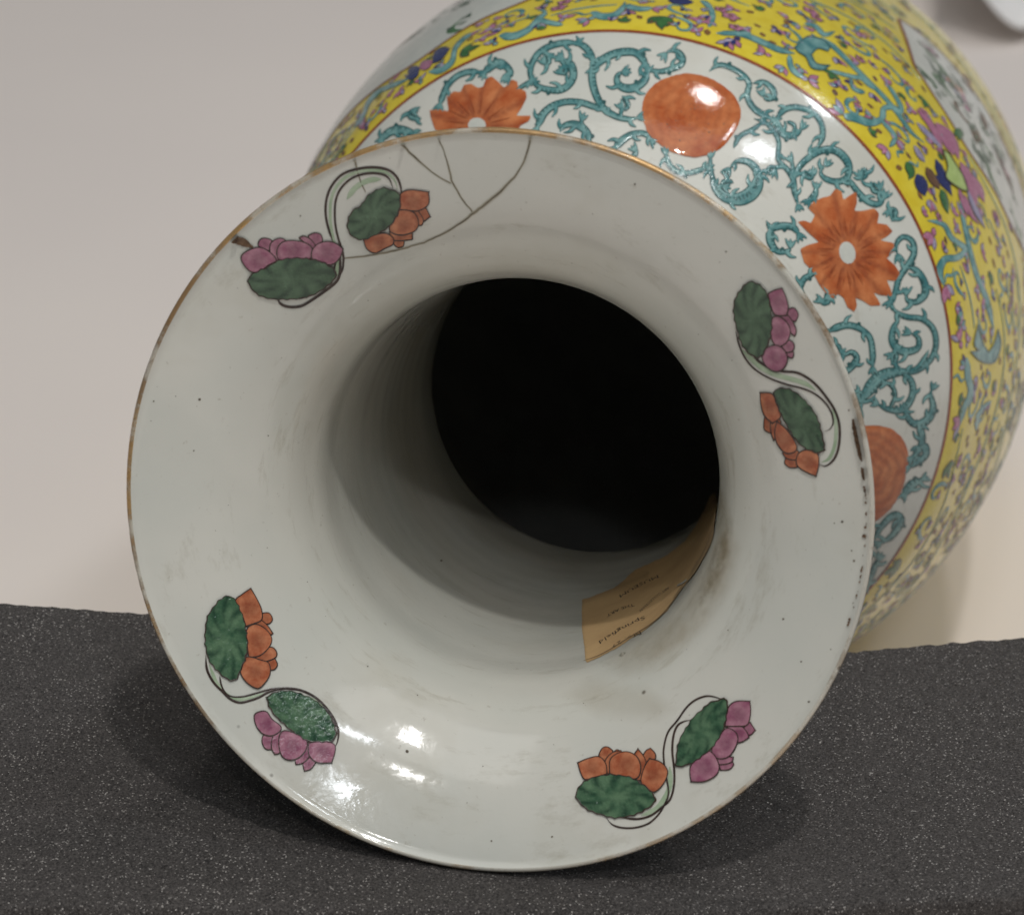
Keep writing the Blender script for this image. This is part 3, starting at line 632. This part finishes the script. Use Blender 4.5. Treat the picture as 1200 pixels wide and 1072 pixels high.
Zf = (580, 0, 4); Zg = (820, 0, 3.153); Zh = (820, 200, 3.153); Zi = (900, 400, 2.977); Ze = (340, 0, 4)
# (transform, centre line, width at start / middle / end, side the leaves grow on, number of leaflets)
SCROLLS = [
 (Ze, [(700,500),(715,455),(740,400),(790,355),(850,338),(905,345)], (7,6,7), 1, 2), (Ze, [(905,345),(935,320),(980,295),(1020,320),(1035,350),(1020,372)], (8,9,6), 1, 3), (Ze, [(430,660),(460,625),(510,610),(560,620),(595,640)], (7,11,6), 1, 4),
 (Ze, [(1050,430),(1100,400),(1135,380)], (2,4,5), 1, 0),
 (Zf, [(170,385),(166,350),(172,305),(205,252),(262,218),(330,203),(395,205)], (6,7,7), 1, 3), (Zf, [(395,205),(435,235),(462,290)], (7,8,9), 1, 1), (Zf, [(170,375),(200,405),(240,420),(300,425),(345,400),(368,355),(355,305),(310,275)], (5,8,10), -1, 4),
 (Zf, [(310,275),(335,320),(325,350),(305,340)], (8,5,3), 1, 1),
 (Zf, [(462,290),(455,340),(460,400),(480,460),(512,512),(570,548),(630,560),(680,552)], (9,8,5), 1, 3), (Zf, [(455,335),(480,300),(540,262),(600,246),(660,250),(700,290),(716,330)], (9,9,8), 1, 5), (Zf, [(716,330),(700,380),(650,415),(600,412),(572,385),(580,350),(610,335)], (8,10,4), -1, 4), (Zf, [(716,325),(770,338),(830,325),(872,305),(882,275),(860,245),(820,240),(795,262)], (4,7,3), -1, 4),
 (Zf, [(195,610),(225,540),(270,500),(330,480),(400,482),(460,500),(515,520)], (10,7,7), 1, 4), (Zf, [(305,620),(325,592),(370,583),(415,605),(440,640),(430,690)], (4,10,5), 1, 4), (Zf, [(415,605),(405,570),(410,555)], (4,4,2), 1, 0),
 (Zf, [(560,700),(590,665),(640,632),(700,628),(738,662)], (10,7,5), 1, 3), (Zf, [(640,740),(665,715),(655,700)], (5,6,2), 1, 0),
 (Zf, [(800,715),(815,770),(865,812),(930,808),(1000,785)], (7,6,6), -1, 3), (Zf, [(1010,730),(1010,800),(1035,870),(1085,918),(1150,918),(1205,880),(1225,820)], (6,6,10), -1, 3),
 (Zg, [(35,265),(70,242),(110,250),(155,275),(182,310),(175,355),(198,400),(240,428),(280,448)], (5,6,8), 1, 4), (Zg, [(195,310),(235,305),(268,330),(275,360),(245,368),(232,348)], (3,7,3), 1, 2),
 (Zg, [(280,448),(310,408),(360,398),(420,420),(450,462),(452,512),(428,555)], (7,6,6), 1, 3), (Zg, [(280,448),(310,498),(355,498),(380,470)], (8,9,3), -1, 2), (Zg, [(320,450),(350,465),(345,500)], (3,4,2), 1, 0),
 (Zg, [(200,440),(250,460),(290,520),(290,590),(325,630),(345,665),(350,710),(365,765)], (4,5,7), -1, 3), (Zg, [(345,680),(365,622),(410,578),(460,555),(510,562),(548,605),(545,655),(510,672),(465,662),(445,635),(468,608)], (6,9,5), -1, 6), (Zg, [(545,655),(580,705),(620,745),(660,755),(685,725)], (5,7,6), -1, 3),
 (Zg, [(45,620),(52,690),(95,735),(160,742),(212,700),(215,640),(180,600),(135,598),(105,630)], (4,12,5), 1, 4), (Zg, [(125,548),(148,505),(198,478),(232,452)], (4,5,4), 1, 1), (Zg, [(345,640),(340,600),(335,590)], (6,4,2), 1, 0),
 (Zh, [(245,185),(265,215),(300,205),(345,210),(368,240)], (3,8,6), -1, 2), (Zh, [(262,215),(262,265),(290,300),(330,295),(335,275)], (12,7,3), 1, 3), (Zh, [(400,115),(425,90),(430,60)], (6,8,3), 1, 1),
 (Zh, [(700,490),(722,450),(735,400),(762,358),(790,310),(785,262),(750,245),(725,275),(732,318)], (6,7,4), -1, 4), (Zh, [(762,358),(800,368),(828,410),(832,455),(800,485),(765,478),(762,450)], (5,9,4), -1, 3),
 (Zh, [(710,478),(718,515),(762,540),(820,548),(862,585),(872,645),(850,700),(800,738),(740,742),(690,742),(640,772),(605,830),(590,890)], (6,6,10), -1, 6), (Zh, [(740,540),(712,590),(715,640),(755,668),(805,655),(805,615),(770,598)], (4,10,3), 1, 3),
 (Zh, [(470,595),(530,572),(580,578),(625,612),(638,670),(638,735)], (9,6,7), 1, 3), (Zh, [(510,760),(550,735),(580,695),(560,670),(525,690)], (5,8,3), 1, 3), (Zh, [(370,440),(385,400),(430,378)], (6,7,3), -1, 2), (Zh, [(445,480),(470,485),(470,440)], (7,9,3), 1, 3),
 (Zh, [(740,745),(780,775),(785,830),(750,882),(700,882),(650,860)], (6,8,5), -1, 4), (Zh, [(700,880),(722,830),(705,790),(680,785)], (4,4,5), 1, 2), (Zh, [(750,880),(790,935),(840,920),(862,875),(852,825),(862,800)], (6,10,3), -1, 3), (Zh, [(808,940),(822,990),(805,1040),(775,1065)], (9,7,5), 1, 4),
 (Zi, [(505,385),(545,360),(550,395),(510,430),(485,440)], (4,8,3), 1, 2), (Zi, [(475,535),(500,500),(545,478)], (9,11,4), 1, 2), (Zi, [(365,700),(395,645),(440,605),(465,625),(430,680),(385,705)], (4,9,5), 1, 3), (Zi, [(340,860),(365,800),(388,755)], (9,8,3), 1, 2), (Zi, [(560,30),(520,95),(450,110),(400,130),(360,170),(320,215)], (5,8,8), 1, 3)]
def rot_left(t): return np.array([-t[1], t[0]])
def scroll(tr, P, W, side, nl, seed, surf='out'):
    b = MB(surf); Q = cat_rom(np.array(T(*tr, P), float), False, 8); Q = resample(Q, 2.5); n = len(Q); r = random.Random(seed)
    W = [a*.88 for a in W]
    b.stroke(Q, [a+2.1 for a in W], 1, off=.004, dome=.001, smooth=False, taper=(.12, .15))
    b.stroke(Q, [max(a-1.1, 1.2) for a in W], 0, off=.0058, dome=.005, smooth=False, taper=(.12, .15), tone=.12)
    t = np.gradient(Q, axis=0); t /= np.hypot(*t.T)[:, None]
    wl = np.interp(np.linspace(0, 1, n), np.linspace(0, 1, len(W)), W)
    # hatching along one flank
    k = 2
    while k < n-2:
        nn = rot_left(t[k])*(-side); a = Q[k]+nn*wl[k]*.05; c = Q[k]+nn*wl[k]*.46
        if r.random() < .8: b.stroke([a, c], 1.3, 1, off=.0118, dome=.0006, smooth=False, step=2)
        k += 1 if r.random() < .35 else 2
    # leaflets: a curved dart with a darker edge
    for q in range(nl):
        f = (q+.35+r.random()*.4)/max(nl, 1); i = min(n-2, max(1, int(f*n))); sd = side if (q % 3 or nl < 3) else -side
        nn = rot_left(t[i])*sd; d = t[i]*r.choice((1, 1, -1)); Ln = r.uniform(7, 13)*(.75+.04*wl[i])
        A = Q[i]+nn*wl[i]*.2; Bq = A+nn*Ln*.55+d*Ln*.25; C = A+nn*Ln*.85+d*Ln*.8
        b.stroke([A, Bq, C], [6.2, 4.8, 1.6], 1, off=.0045, dome=.0005, step=2); b.stroke([A, Bq, C], [4.4, 2.9, .6], 0, off=.0062, dome=.004, step=2, tone=.05)
    # terminal lobes
    for e, i in ((0, 0), (1, n-1)):
        if wl[i] >= 5 or e:
            dd = t[i]*(1 if e else -1)
            for s_ in (-1, 1, 0):
                C = Q[i]+dd*r.uniform(5, 8)+rot_left(dd)*s_*r.uniform(4, 7)
                b.stroke([Q[i]-dd*2, (Q[i]+C)/2+rot_left(dd)*s_*1.0, C], [5.4, 4.6, 1.6], 1, off=.0046, dome=.0005, step=2); b.stroke([Q[i]-dd*2, (Q[i]+C)/2+rot_left(dd)*s_*1.0, C], [3.8, 2.8, .6], 0, off=.0063, dome=.004, step=2, tone=.1)
    # small dark knot
    if n > 12:
        i = r.randrange(4, n-4); c = Q[i]-rot_left(t[i])*side*(wl[i]*.5+1.2)
        b.fill([(c[0]+2.6*cos(a), c[1]+2.6*sin(a)) for a in np.linspace(0, 2*pi, 8)[:-1]], 1, off=.006, dome=.002, grid=9, step=2)
    return b.build('scroll', [MAT['teal'], MAT['tealdark']], vase)
def fit_hooks(n):
    pts = np.vstack([cat_rom(np.array(T(*tr, P), float), False, 6) for tr, P, W, s_, nl in SCROLLS]+[resample(np.array(P, float), 4, True) for P in (D1, D2, F1, F2)])
    solid = [np.array(P, float) for P in (D1, D2, F1, F2)]
    r = random.Random(77); k = 0; done = 0; rs_ = np.random.RandomState(6)
    C = rs_.uniform((440, 30), (1120, 700), (9000, 2)); L, th = hit(C, 'out')
    C = C[(L > 1.84) & (L < 2.24) & (np.hypot(C[:, 0]-585, C[:, 1]-586) > 430)]
    for c in C:
        d = np.hypot(*(pts-c).T).min()
        if d < 11.5 or any(inside(P, c[None])[0] for P in solid): continue
        a = r.uniform(0, 2*pi); s_ = min(12, d*.8); sg = r.choice((-1, 1)); dd = np.array([cos(a), sin(a)]); nn = np.array([-dd[1], dd[0]])*sg
        P = [c-dd*s_*.7, c-dd*s_*.1+nn*s_*.15, c+dd*s_*.45+nn*s_*.05, c+dd*s_*.6-nn*s_*.4, c+dd*s_*.2-nn*s_*.55]
        made.append(scroll((0, 0, 1), [tuple(q) for q in P], (3.2, 5.5, 2.5), sg, 2, 300+done)); pts = np.vstack([pts, cat_rom(np.array(P), False, 4)]); done += 1
        if done >= n: break
    print('hooks', done)
made = []
for k, (tr, P, W, side, nl) in enumerate(SCROLLS): made.append(scroll(tr, P, W, side, nl, k))
fit_hooks(14)
# the same design carried on round the shoulder, where the mouth hides it
def turned(o, a):
    c = o.copy(); col.objects.link(c); c.parent = vase; c.matrix_parent_inverse = Matrix.Identity(4); c.matrix_basis = Matrix.Rotation(a, 4, 'Z'); return c
for o in made[4:30]: turned(o, 2.35)
for o in made[30:44]: turned(o, -1.75)

# ================================================================ yellow ground: panels, stems, buds
# panels in (1.3 x angle, distance from the mouth)
PANELS = [[(2.35,2.73),(2.57,2.68),(2.80,2.62),(3.0,2.72),(3.21,2.84),(3.4,2.9),(3.7,3.3),(3.7,4.2),(3.4,4.7),(2.6,4.7),(2.25,4.3),(2.15,3.4),(2.2,2.95)],
          [(1.13,3.8),(1.01,3.28),(.94,3.18),(.84,3.12),(.66,3.09),(.48,3.20),(.36,3.29),(.25,3.46),(.16,3.75),(.25,4.02),(.5,4.12),(.8,4.10),(1.0,4.02),(1.1,3.93)],
          [(-2.3,2.9),(-1.9,2.7),(-1.4,2.9),(-1.2,3.5),(-1.4,4.3),(-2.3,4.3),(-2.5,3.6)]]
PZ = [cat_rom(np.array(P, float), True, 5) for P in PANELS]
GR = ['green', 'leafdark', 'palegreen', 'brown', 'pink', 'iron', 'lilac', 'ochre']
for q, P in enumerate(PANELS):
    b = MB('param'); b.fill(P, 0, off=.0055, dome=.001, grid=14, step=8); b.stroke(P, 5.5, 1, off=.0075, dome=.003, closed=True, step=6); b.stroke(P, 1.6, 2, off=.011, dome=.001, closed=True, step=6)
    root = b.build('painted_panel', [MAT['white'], MAT['rust'], MAT['brown']], vase)
    r = random.Random(q+3); C = np.array(P); lo, hi = C.min(0), C.max(0)
    # garden scene: ground lines, rocks, bamboo and small figures, seen only at a steep slant
    def spot():
        while True:
            p = np.array([r.uniform(lo[0], hi[0]), r.uniform(lo[1], hi[1])])
            if inside(PZ[q], p[None])[0] and edge_dist(PZ[q], p[None])[0] > .06: return p
    for k in range(26):
        p = spot(); b = MB('param'); a = r.uniform(-.5, .5)+(pi/2 if r.random() < .4 else 0); Ls = r.uniform(.05, .2)
        mt = [r.choice(GR[:4]) , r.choice(GR)][r.random() < .4]
        pts = [p+np.array([cos(a), sin(a)])*Ls*t+np.array([-sin(a), cos(a)])*.03*sin(t*5+k) for t in (-.5, -.2, .2, .5)]
        b.stroke(pts, [3, r.uniform(8, 20), r.uniform(6, 16), 3], 0, off=.009, dome=.002, step=5, tone=r.random()*.4)
        for j in range(5):
            o_ = np.array(pts[r.randrange(4)])+np.array([r.uniform(-.05, .05), r.uniform(-.05, .05)]); a2 = r.uniform(0, 2*pi)
            if edge_dist(PZ[q], o_[None])[0] > .03: b.stroke([o_, o_+np.array([cos(a2), sin(a2)])*r.uniform(.02, .05)], [4, 6, 1.5], 1, off=.0115, dome=.001, step=3, tone=.3)
        b.build('garden_motif', [MAT[mt], MAT[r.choice(('green', 'leafdark'))]], root)

taken = []      # places already painted, in (1.3 x angle, L)
def par(px):
    L, th = hit(px, 'out'); return np.c_[th*1.3, L]
def free(p, d):
    for P in PZ:
        if inside(P, p[None])[0] or edge_dist(P, p[None])[0] < .035: return False
    return all(hypot(p[0]-q[0], p[1]-q[1]) > d+q[2] for q in taken)
def lance(b, c, a, Ln, wd, m, off=.006, tone=0, ol=3):
    d = np.array([cos(a), sin(a)]); n_ = np.array([-d[1], d[0]]); k = PX[b.surf]
    P = [c, c+d*Ln*.3+n_*wd*.42, c+d*Ln*.65+n_*wd*.45, c+d*Ln, c+d*Ln*.65-n_*wd*.45, c+d*Ln*.3-n_*wd*.42]
    Q = cat_rom(np.array(P), True, 3); cc = Q.mean(0)
    b.add(np.vstack([Q, cc[None]]), np.r_[np.full(len(Q), off), off+.006], np.r_[np.full(len(Q), tone), max(tone-.2, 0)], [(i, (i+1) % len(Q), len(Q)) for i in range(len(Q))], m)
    W = .62*k
    O = cc+(Q-cc)*(1+W*2.2/np.maximum(np.hypot(*(Q-cc).T), 1e-6))[:, None]
    n = len(Q); b.add(np.vstack([O, Q]), off-.0005, 0, [(i, (i+1) % n, n+(i+1) % n, n+i) for i in range(n)], ol)
PALS = [('pink', 'lilac', 'teal'), ('pink', 'pink', 'lilac'), ('lilac', 'blue', 'teal'), ('pink', 'lilac', 'blue'), ('lilac', 'pink', 'pink')]
cnt = 0
def bud(p, a, s_, r, surf='param'):
    global cnt
    b = MB(surf); A = r.choice(PALS); mats = [MAT[x] for x in A]+[MAT['budline']]
    sp = r.uniform(.55, .8)
    for q, da in enumerate((-sp, sp, 0)): lance(b, p, a+da, s_*r.uniform(.8, 1.05)*(1 if q < 2 else .8), s_*r.uniform(.3, .42), q, .006+q*.0012, r.random()*.3)
    if r.random() < .5: lance(b, p, a+pi+r.uniform(-.3, .3), s_*.5, s_*.35, 2, .0055)
    b.build('pink_bud' if A[0] == 'pink' else 'lilac_bud', mats, yell); cnt += 1
def comma(p, a, s_, r, colr='ochre'):
    global cnt
    b = MB('param'); lance(b, p, a, s_*.8, s_*.45, 0, .006, r.random()*.5); 
    b.build('comma_leaf', [MAT[colr]]*3+[MAT['budline']], yell); cnt += 1
def leaf3(p, a, s_, r, colr='green'):
    global cnt
    b = MB('param')
    for da, l_ in ((-.8, .8), (.8, .8), (0, 1.1)): lance(b, p, a+da, s_*l_, s_*.42, 0, .006+.001*(da == 0), r.random()*.5)
    b.build('green_leaf', [MAT[colr]]*3+[MAT['budline']], yell); cnt += 1
def stem(P, W, r=None, end=None, name='stem', surf='out'):
    b = MB(surf); Q = cat_rom(np.array(P, float), False, 6)
    b.stroke(Q, [a+1.6 for a in W], 1, off=.0045, dome=.0005, smooth=False, taper=(.1, .15), step=3); b.stroke(Q, W, 0, off=.006, dome=.005, smooth=False, taper=(.1, .2), tone=0, step=3)
    b.build(name, [MAT['teal'], MAT['tealdark']], yell)
    pq = par([tuple(q) for q in Q[::4]]) if surf == 'out' else Q[::4]
    for q in pq: taken.append((q[0], q[1], .012))
r = random.Random(11)
# traced stems
TR = [(Zg, [(450,140),(500,180),(560,240),(620,300),(680,360),(730,420),(780,490),(830,530)], (5,4,4)), (Zg, [(530,425),(580,440),(630,456),(672,440),(680,402),(720,400),(748,425)], (9,7,4)), (Zg, [(672,448),(702,480),(722,512),(700,545)], (4,4,6)), (Zg, [(745,425),(742,395),(718,350),(690,312)], (5,4,3)),
      (Zg, [(60,125),(150,128),(230,158),(290,185),(350,200)], (4,6,6)), (Zg, [(385,90),(425,98),(460,130),(500,118)], (3,5,3)), (Zg, [(478,262),(560,285),(600,292),(640,332)], (3,4,5)), (Zg, [(555,300),(570,330),(610,345)], (3,4,5)), (Zg, [(330,205),(340,255),(385,290)], (5,6,6)),
      (Zh, [(960,110),(985,240),(1020,380),(1060,480),(1085,590)], (4,5,6)), (Zh, [(840,185),(900,200),(930,250),(980,290),(950,322),(905,328),(885,372),(902,425)], (4,6,9)), (Zh, [(985,690),(990,760),(1002,820),(975,880),(960,940)], (6,7,4)), (Zh, [(1075,850),(1030,900),(1020,960)], (4,5,4)),
      (Ze, [(300,600),(340,550),(370,480),(420,430),(500,395),(560,370)], (3,5,4)), (Ze, [(650,340),(710,330),(760,290),(775,230),(820,180),(880,150)], (7,5,3)), (Zf, [(20,170),(90,172),(160,140),(200,95),(240,60),(200,50)], (9,6,3)), (Zf, [(200,95),(260,110),(320,118)], (6,5,4)), (Zf, [(450,60),(500,80),(560,75),(600,40),(610,10)], (7,7,5)), (Zf, [(610,30),(680,45),(740,40)], (6,5,3)), (Zf, [(1000,130),(1020,80),(1000,30),(960,5)], (6,6,4)), (Zf, [(1130,160),(1165,160),(1200,160)], (5,5,5))]
for tr, P, W in TR: stem(T(*tr, P), W)
def pbud(tr, x, y, a, s_=13, cols=None):
    p = par(T(*tr, [(x, y), (x+10*cos(a), y+10*sin(a))])); d = p[1]-p[0]; bud(p[0], atan2(d[1], d[0]), s_*.0033*1.15, r); taken.append((p[0][0], p[0][1], .03))
for a in [(Zg,105,155,2.2),(Zg,240,200,3.6),(Zg,400,295,.3,17),(Zg,310,250,2.3),(Zg,530,425,3.9,20),(Zg,640,350,1.2,14),(Zg,725,520,.8,16),(Zg,690,550,2.3,16),(Zg,690,310,4.5),(Zg,775,410,5.3,14),(Zg,500,215,.9,14),(Zg,560,305,1.9),(Zg,280,110,.9,14),(Zg,30,60,2.1),(Zg,360,90,3.0),(Zg,850,740,1.2,16),
          (Zh,860,240,2.0,18),(Zh,905,425,1.2,20),(Zh,945,215,5.2,13),(Zh,990,380,4.5,14),(Zh,970,525,2.6,16),(Zh,1040,500,.6,14),(Zh,980,720,3.9,15),(Zh,1010,800,.5,16),(Zh,960,930,2.4,18),(Zh,1100,265,5,13),(Zh,1090,190,5,14),(Zh,1040,300,.3,13),(Zh,960,630,4.4,16),(Zh,1090,820,4.5,12),
          (Ze,350,555,2.2,15),(Ze,520,425,2.0,14),(Ze,265,570,2.6,12),(Ze,860,155,0,12),(Ze,950,140,3.1,18),(Zf,25,150,3.1,15),(Zf,205,115,1.6,12),(Zf,320,90,5.5,13),(Zf,440,95,2.8,15),(Zf,625,55,1.4,12),(Zf,740,40,.2,14),(Zf,960,90,2.8,15),(Zf,1125,190,2.2,15),(Zf,1000,100,1.5,13),(Zf,225,40,4,12)]:
    pbud(*a)
# thick turquoise acanthus leaves
for tr, P in ((Zg, [(350,178),(395,140),(450,148),(482,175),(472,192),(435,182),(412,205),(430,238),(478,245),(452,262),(410,252),(392,215),(362,195)]), (Zh, [(1025,575),(1045,640),(1065,672),(1085,640),(1100,590),(1110,640),(1092,700),(1065,712),(1030,700),(1000,670),(1030,665),(1012,640)])):
    b = MB('out'); P = T(*tr, P); b.fill(P, 0, off=.008, dome=.006, grid=4, tone=.1); b.stroke(P, 1.4, 1, off=.012, dome=.001, closed=True); b.build('acanthus_leaf', [MAT['teal'], MAT['tealdark']], yell)
    for q in par(P): taken.append((q[0], q[1], .015))
# the large lotus on the right, and its blue and green leaves
def strip(P, W, colr, ol='line', off=.009, tone=.2, name='lotus_petal', par_=None):
    b = MB('out'); b.stroke(P, [a+1.5 for a in W], 1, off=off-.001, dome=.0005, taper=(.2, .25)); b.stroke(P, W, 0, off=off, dome=.006, taper=(.2, .25), tone=tone); b.build(name, [MAT[colr], MAT[ol]], par_ or yell)
    for q in par([tuple(x) for x in P]): taken.append((q[0], q[1], .02))
for P, W, cl in (([(800,405),(850,460),(895,545)], (5,7,5), 'pink'), ([(800,455),(850,505),(895,550)], (4,6,4), 'lilac'), ([(870,455),(910,510),(935,575)], (7,14,7), 'pink'), ([(905,470),(940,540),(955,590)], (6,9,5), 'pink'), ([(960,600),(985,650),(1010,720),(1020,765)], (7,14,6), 'pink'), ([(990,640),(1030,700),(1050,750)], (5,9,4), 'pink'), ([(985,700),(1020,780),(1052,845)], (4,6,3), 'lilac'), ([(975,720),(1000,790),(1030,830)], (3,5,3), 'pink'), ([(955,700),(975,760),(990,800)], (4,5,3), 'pink'),
                 ([(870,590),(890,640),(930,725)], (7,9,5), 'blue'), ([(800,645),(820,690),(830,725)], (9,14,7), 'blue'), ([(870,650),(905,680),(925,715)], (6,9,5), 'blue'), ([(790,540),(815,580),(830,600)], (4,6,4), 'lilac'), ([(835,620),(860,665),(885,700)], (7,9,6), 'brown'), ([(760,600),(780,640),(770,665)], (7,9,4), 'green'), ([(890,700),(905,750),(915,790)], (7,8,4), 'green'), ([(940,480),(960,500),(955,520)], (9,9,4), 'green'), ([(840,740),(850,770)], (5,4), 'lilac')):
    strip(T(*Zg, P), W, cl)
b = MB('out'); P = T(*Zg, [(893,555),(915,568),(940,605),(968,650),(988,708),(968,705),(935,685),(905,655),(912,615)]); b.fill(P, 0, off=.014, dome=.004, grid=4); b.stroke(P, 1.3, 1, off=.0185, dome=.001, closed=True); b.build('lotus_heart', [MAT['lime'], MAT['line']], yell)
# green leaves, prunus blossoms and blue sprigs traced
def pleaf(tr, x, y, a, s_=12, colr='green'):
    p = par(T(*tr, [(x, y), (x+10*cos(a), y+10*sin(a))])); d = p[1]-p[0]; leaf3(p[0], atan2(d[1], d[0]), s_*.0033*1.15, r, colr); taken.append((p[0][0], p[0][1], .035))
for a in ((Zg,490,270,1.9,16),(Zg,830,370,1.6,15),(Zg,235,40,3.6,11),(Zf,770,80,1.3,22),(Ze,800,250,5.9,20),(Zh,1075,380,1.6,13),(Ze,430,430,2.2,12),(Zi,625,430,1.4,18),(Zi,460,780,2.6,22)): pleaf(*a)
def blossom(px, s_, nm='prunus_blossom'):
    p = par([px])[0]; b = MB('param')
    for k in range(5): lance(b, p, k*2*pi/5+.4, s_*.0033*1.1, s_*.0033*.85, 0, .007+.0004*k, .1)
    lance(b, p-np.array([.004, 0]), 0, .010, .010, 2, .014); b.build(nm, [MAT['pink'], MAT['pink'], MAT['ochre'], MAT['line']], yell); taken.append((p[0], p[1], s_*.0033))
for px, s_ in (((655,10),9),((662,3),8),((856,20),10),((862,33),8),((950,14),9),((957,22),7),((845,12),7),((1100,255),6),((1168,255),7),((1008,70),6),((1124,540),8),((1128,560),6)): blossom(px, s_)
for P, W in (([(560,360),(590,330),(610,320)], (9,12,6)), ([(670,300),(710,250),(750,230)], (6,12,6)), ([(605,345),(560,365),(540,355)], (5,7,4))): strip(T(*Ze, P), W, 'blue')
strip(T(*Ze, [(610,325),(650,300),(670,290)]), (8,10,6), 'pink')
strip(T(*Zf, [(810,5),(860,8),(930,15)]), (5,8,5), 'blue')
# filler: fine meandering stems with buds and commas all round the vase
def meander(L0, ph, amp, wav, W):
    n = 46; q = []
    for i in range(n+1):
        a = -pi+2*pi*i/n; q.append((a*1.3, L0+amp*sin(a*wav+ph)))
    Q = cat_rom(np.array(q), False, 6)
    run = []
    def flush():
        if len(run) > 8: stem(run, W, surf='param')
        run.clear()
    for p in Q:
        if free(p, .012): run.append(tuple(p))
        else: flush()
    flush()
meander(2.47, .3, .045, 9, (2.5,3.5,2.5)); meander(2.80, 1.7, .07, 8, (3,4,3)); meander(3.12, 0, .07, 9, (3,4,3)); meander(3.5, 2, .08, 8, (3,4,3)); meander(3.9, 1, .08, 8, (4,4,4)); meander(4.4, 1, .1, 8, (4,4,4))
rr = random.Random(21)
def sprig(p, a, s_, sg):
    """a curling turquoise stem with buds at its end and along it"""
    d_ = np.array([cos(a), sin(a)]); n_ = np.array([-d_[1], d_[0]])*sg
    q = [p+d_*x*s_+n_*y*s_ for x, y in ((0, 0), (.8, .05), (1.5, .5), (1.55, 1.2), (1.0, 1.5), (.6, 1.15))]
    if not all(free(x, .010) for x in q[1:]): return False
    b = MB('param'); b.stroke(q, [4, 6.5, 6.5, 5.5, 4.5, 3], 1, off=.0045, dome=.0004, step=3); b.stroke(q, [2.4, 4.8, 4.8, 3.8, 2.8, 1.6], 0, off=.006, dome=.004, step=3, tone=0); b.build('tendril', [MAT['teal'], MAT['tealdark']], yell)
    e = q[-1]-q[-2]; bud(q[-1], atan2(e[1], e[0]), s_*.62, rr); bud(p, a+pi, s_*.55, rr)
    if s_ > .05: e = q[2]-q[1]; bud(q[2], atan2(e[1], e[0])-sg*.5, s_*.5, rr)
    for x in q: taken.append((x[0], x[1], .014))
    return True
k = 0; made_s = 0
while k < 5000 and made_s < 190:
    k += 1; p = np.array([rr.uniform(-1.5, 3.4) if rr.random() < .8 else rr.uniform(-pi, pi)*1.3, 2.40+rr.random()**1.2*1.7])
    if free(p, .022) and sprig(p, rr.uniform(0, 2*pi), rr.uniform(.042, .064), rr.choice((-1, 1))): made_s += 1
print('sprigs', made_s)
tries = 0; n0 = cnt
while tries < 14000 and cnt-n0 < 560:
    tries += 1
    p = np.array([rr.uniform(-pi, pi)*1.3, 2.345+rr.random()**1.3*2.4])
    near = -1.4 < p[0] < 3.3
    if p[1] > 3.15 and rr.random() < .72: continue
    if not near and rr.random() < .7: continue
    if p[1] < 2.36: continue
    k = rr.random(); s_ = .036+.014*rr.random()
    if not free(p, .018 if near else .04): continue
    taken.append((p[0], p[1], .020)); a = rr.uniform(0, 2*pi)
    if p[1] < 2.40: a = pi/2+rr.uniform(-.5, .5)
    if k < .05:
        sg = rr.choice((-1, 1)); d_ = np.array([cos(a), sin(a)]); n_ = np.array([-d_[1], d_[0]])*sg; q = [p, p+d_*s_*.9+n_*s_*.1, p+d_*s_*1.5+n_*s_*.8, p+d_*s_*1.0+n_*s_*1.4, p+d_*s_*.5+n_*s_*1.0]
        if free(q[2], .02) and free(q[3], .02):
            b = MB('param'); b.stroke(q, [4, 6.5, 5.5, 4, 2], 1, off=.0045, dome=.0004, step=3); b.stroke(q, [2.6, 5, 4.2, 2.8, 1], 0, off=.006, dome=.004, step=3, tone=0); b.build('tendril', [MAT['teal'], MAT['tealdark']], yell); taken.append((q[2][0], q[2][1], .02)); bud(q[0], a+pi, s_*.8, rr)
    elif k < .52: bud(p, a, s_, rr)
    elif k < .80: comma(p, a, s_*.8, rr, rr.choice(('ochre', 'ochre', 'brown')))
    elif k < .92: leaf3(p, a, s_*.85, rr)
    else:
        b = MB('param'); q = [p+np.array([cos(a), sin(a)])*t*s_+np.array([-sin(a), cos(a)])*.35*s_*sin(t*3) for t in (-1, -.4, .3, 1)]
        b.stroke(q, [2.5, 4.5, 4, 2], 1, off=.0045, dome=.0004, step=3); b.stroke(q, [1.4, 3, 2.6, 1], 0, off=.006, dome=.003, step=3); b.build('tendril', [MAT['teal'], MAT['tealdark']], yell)
print('motifs', cnt, 'objects', len(bpy.data.objects))
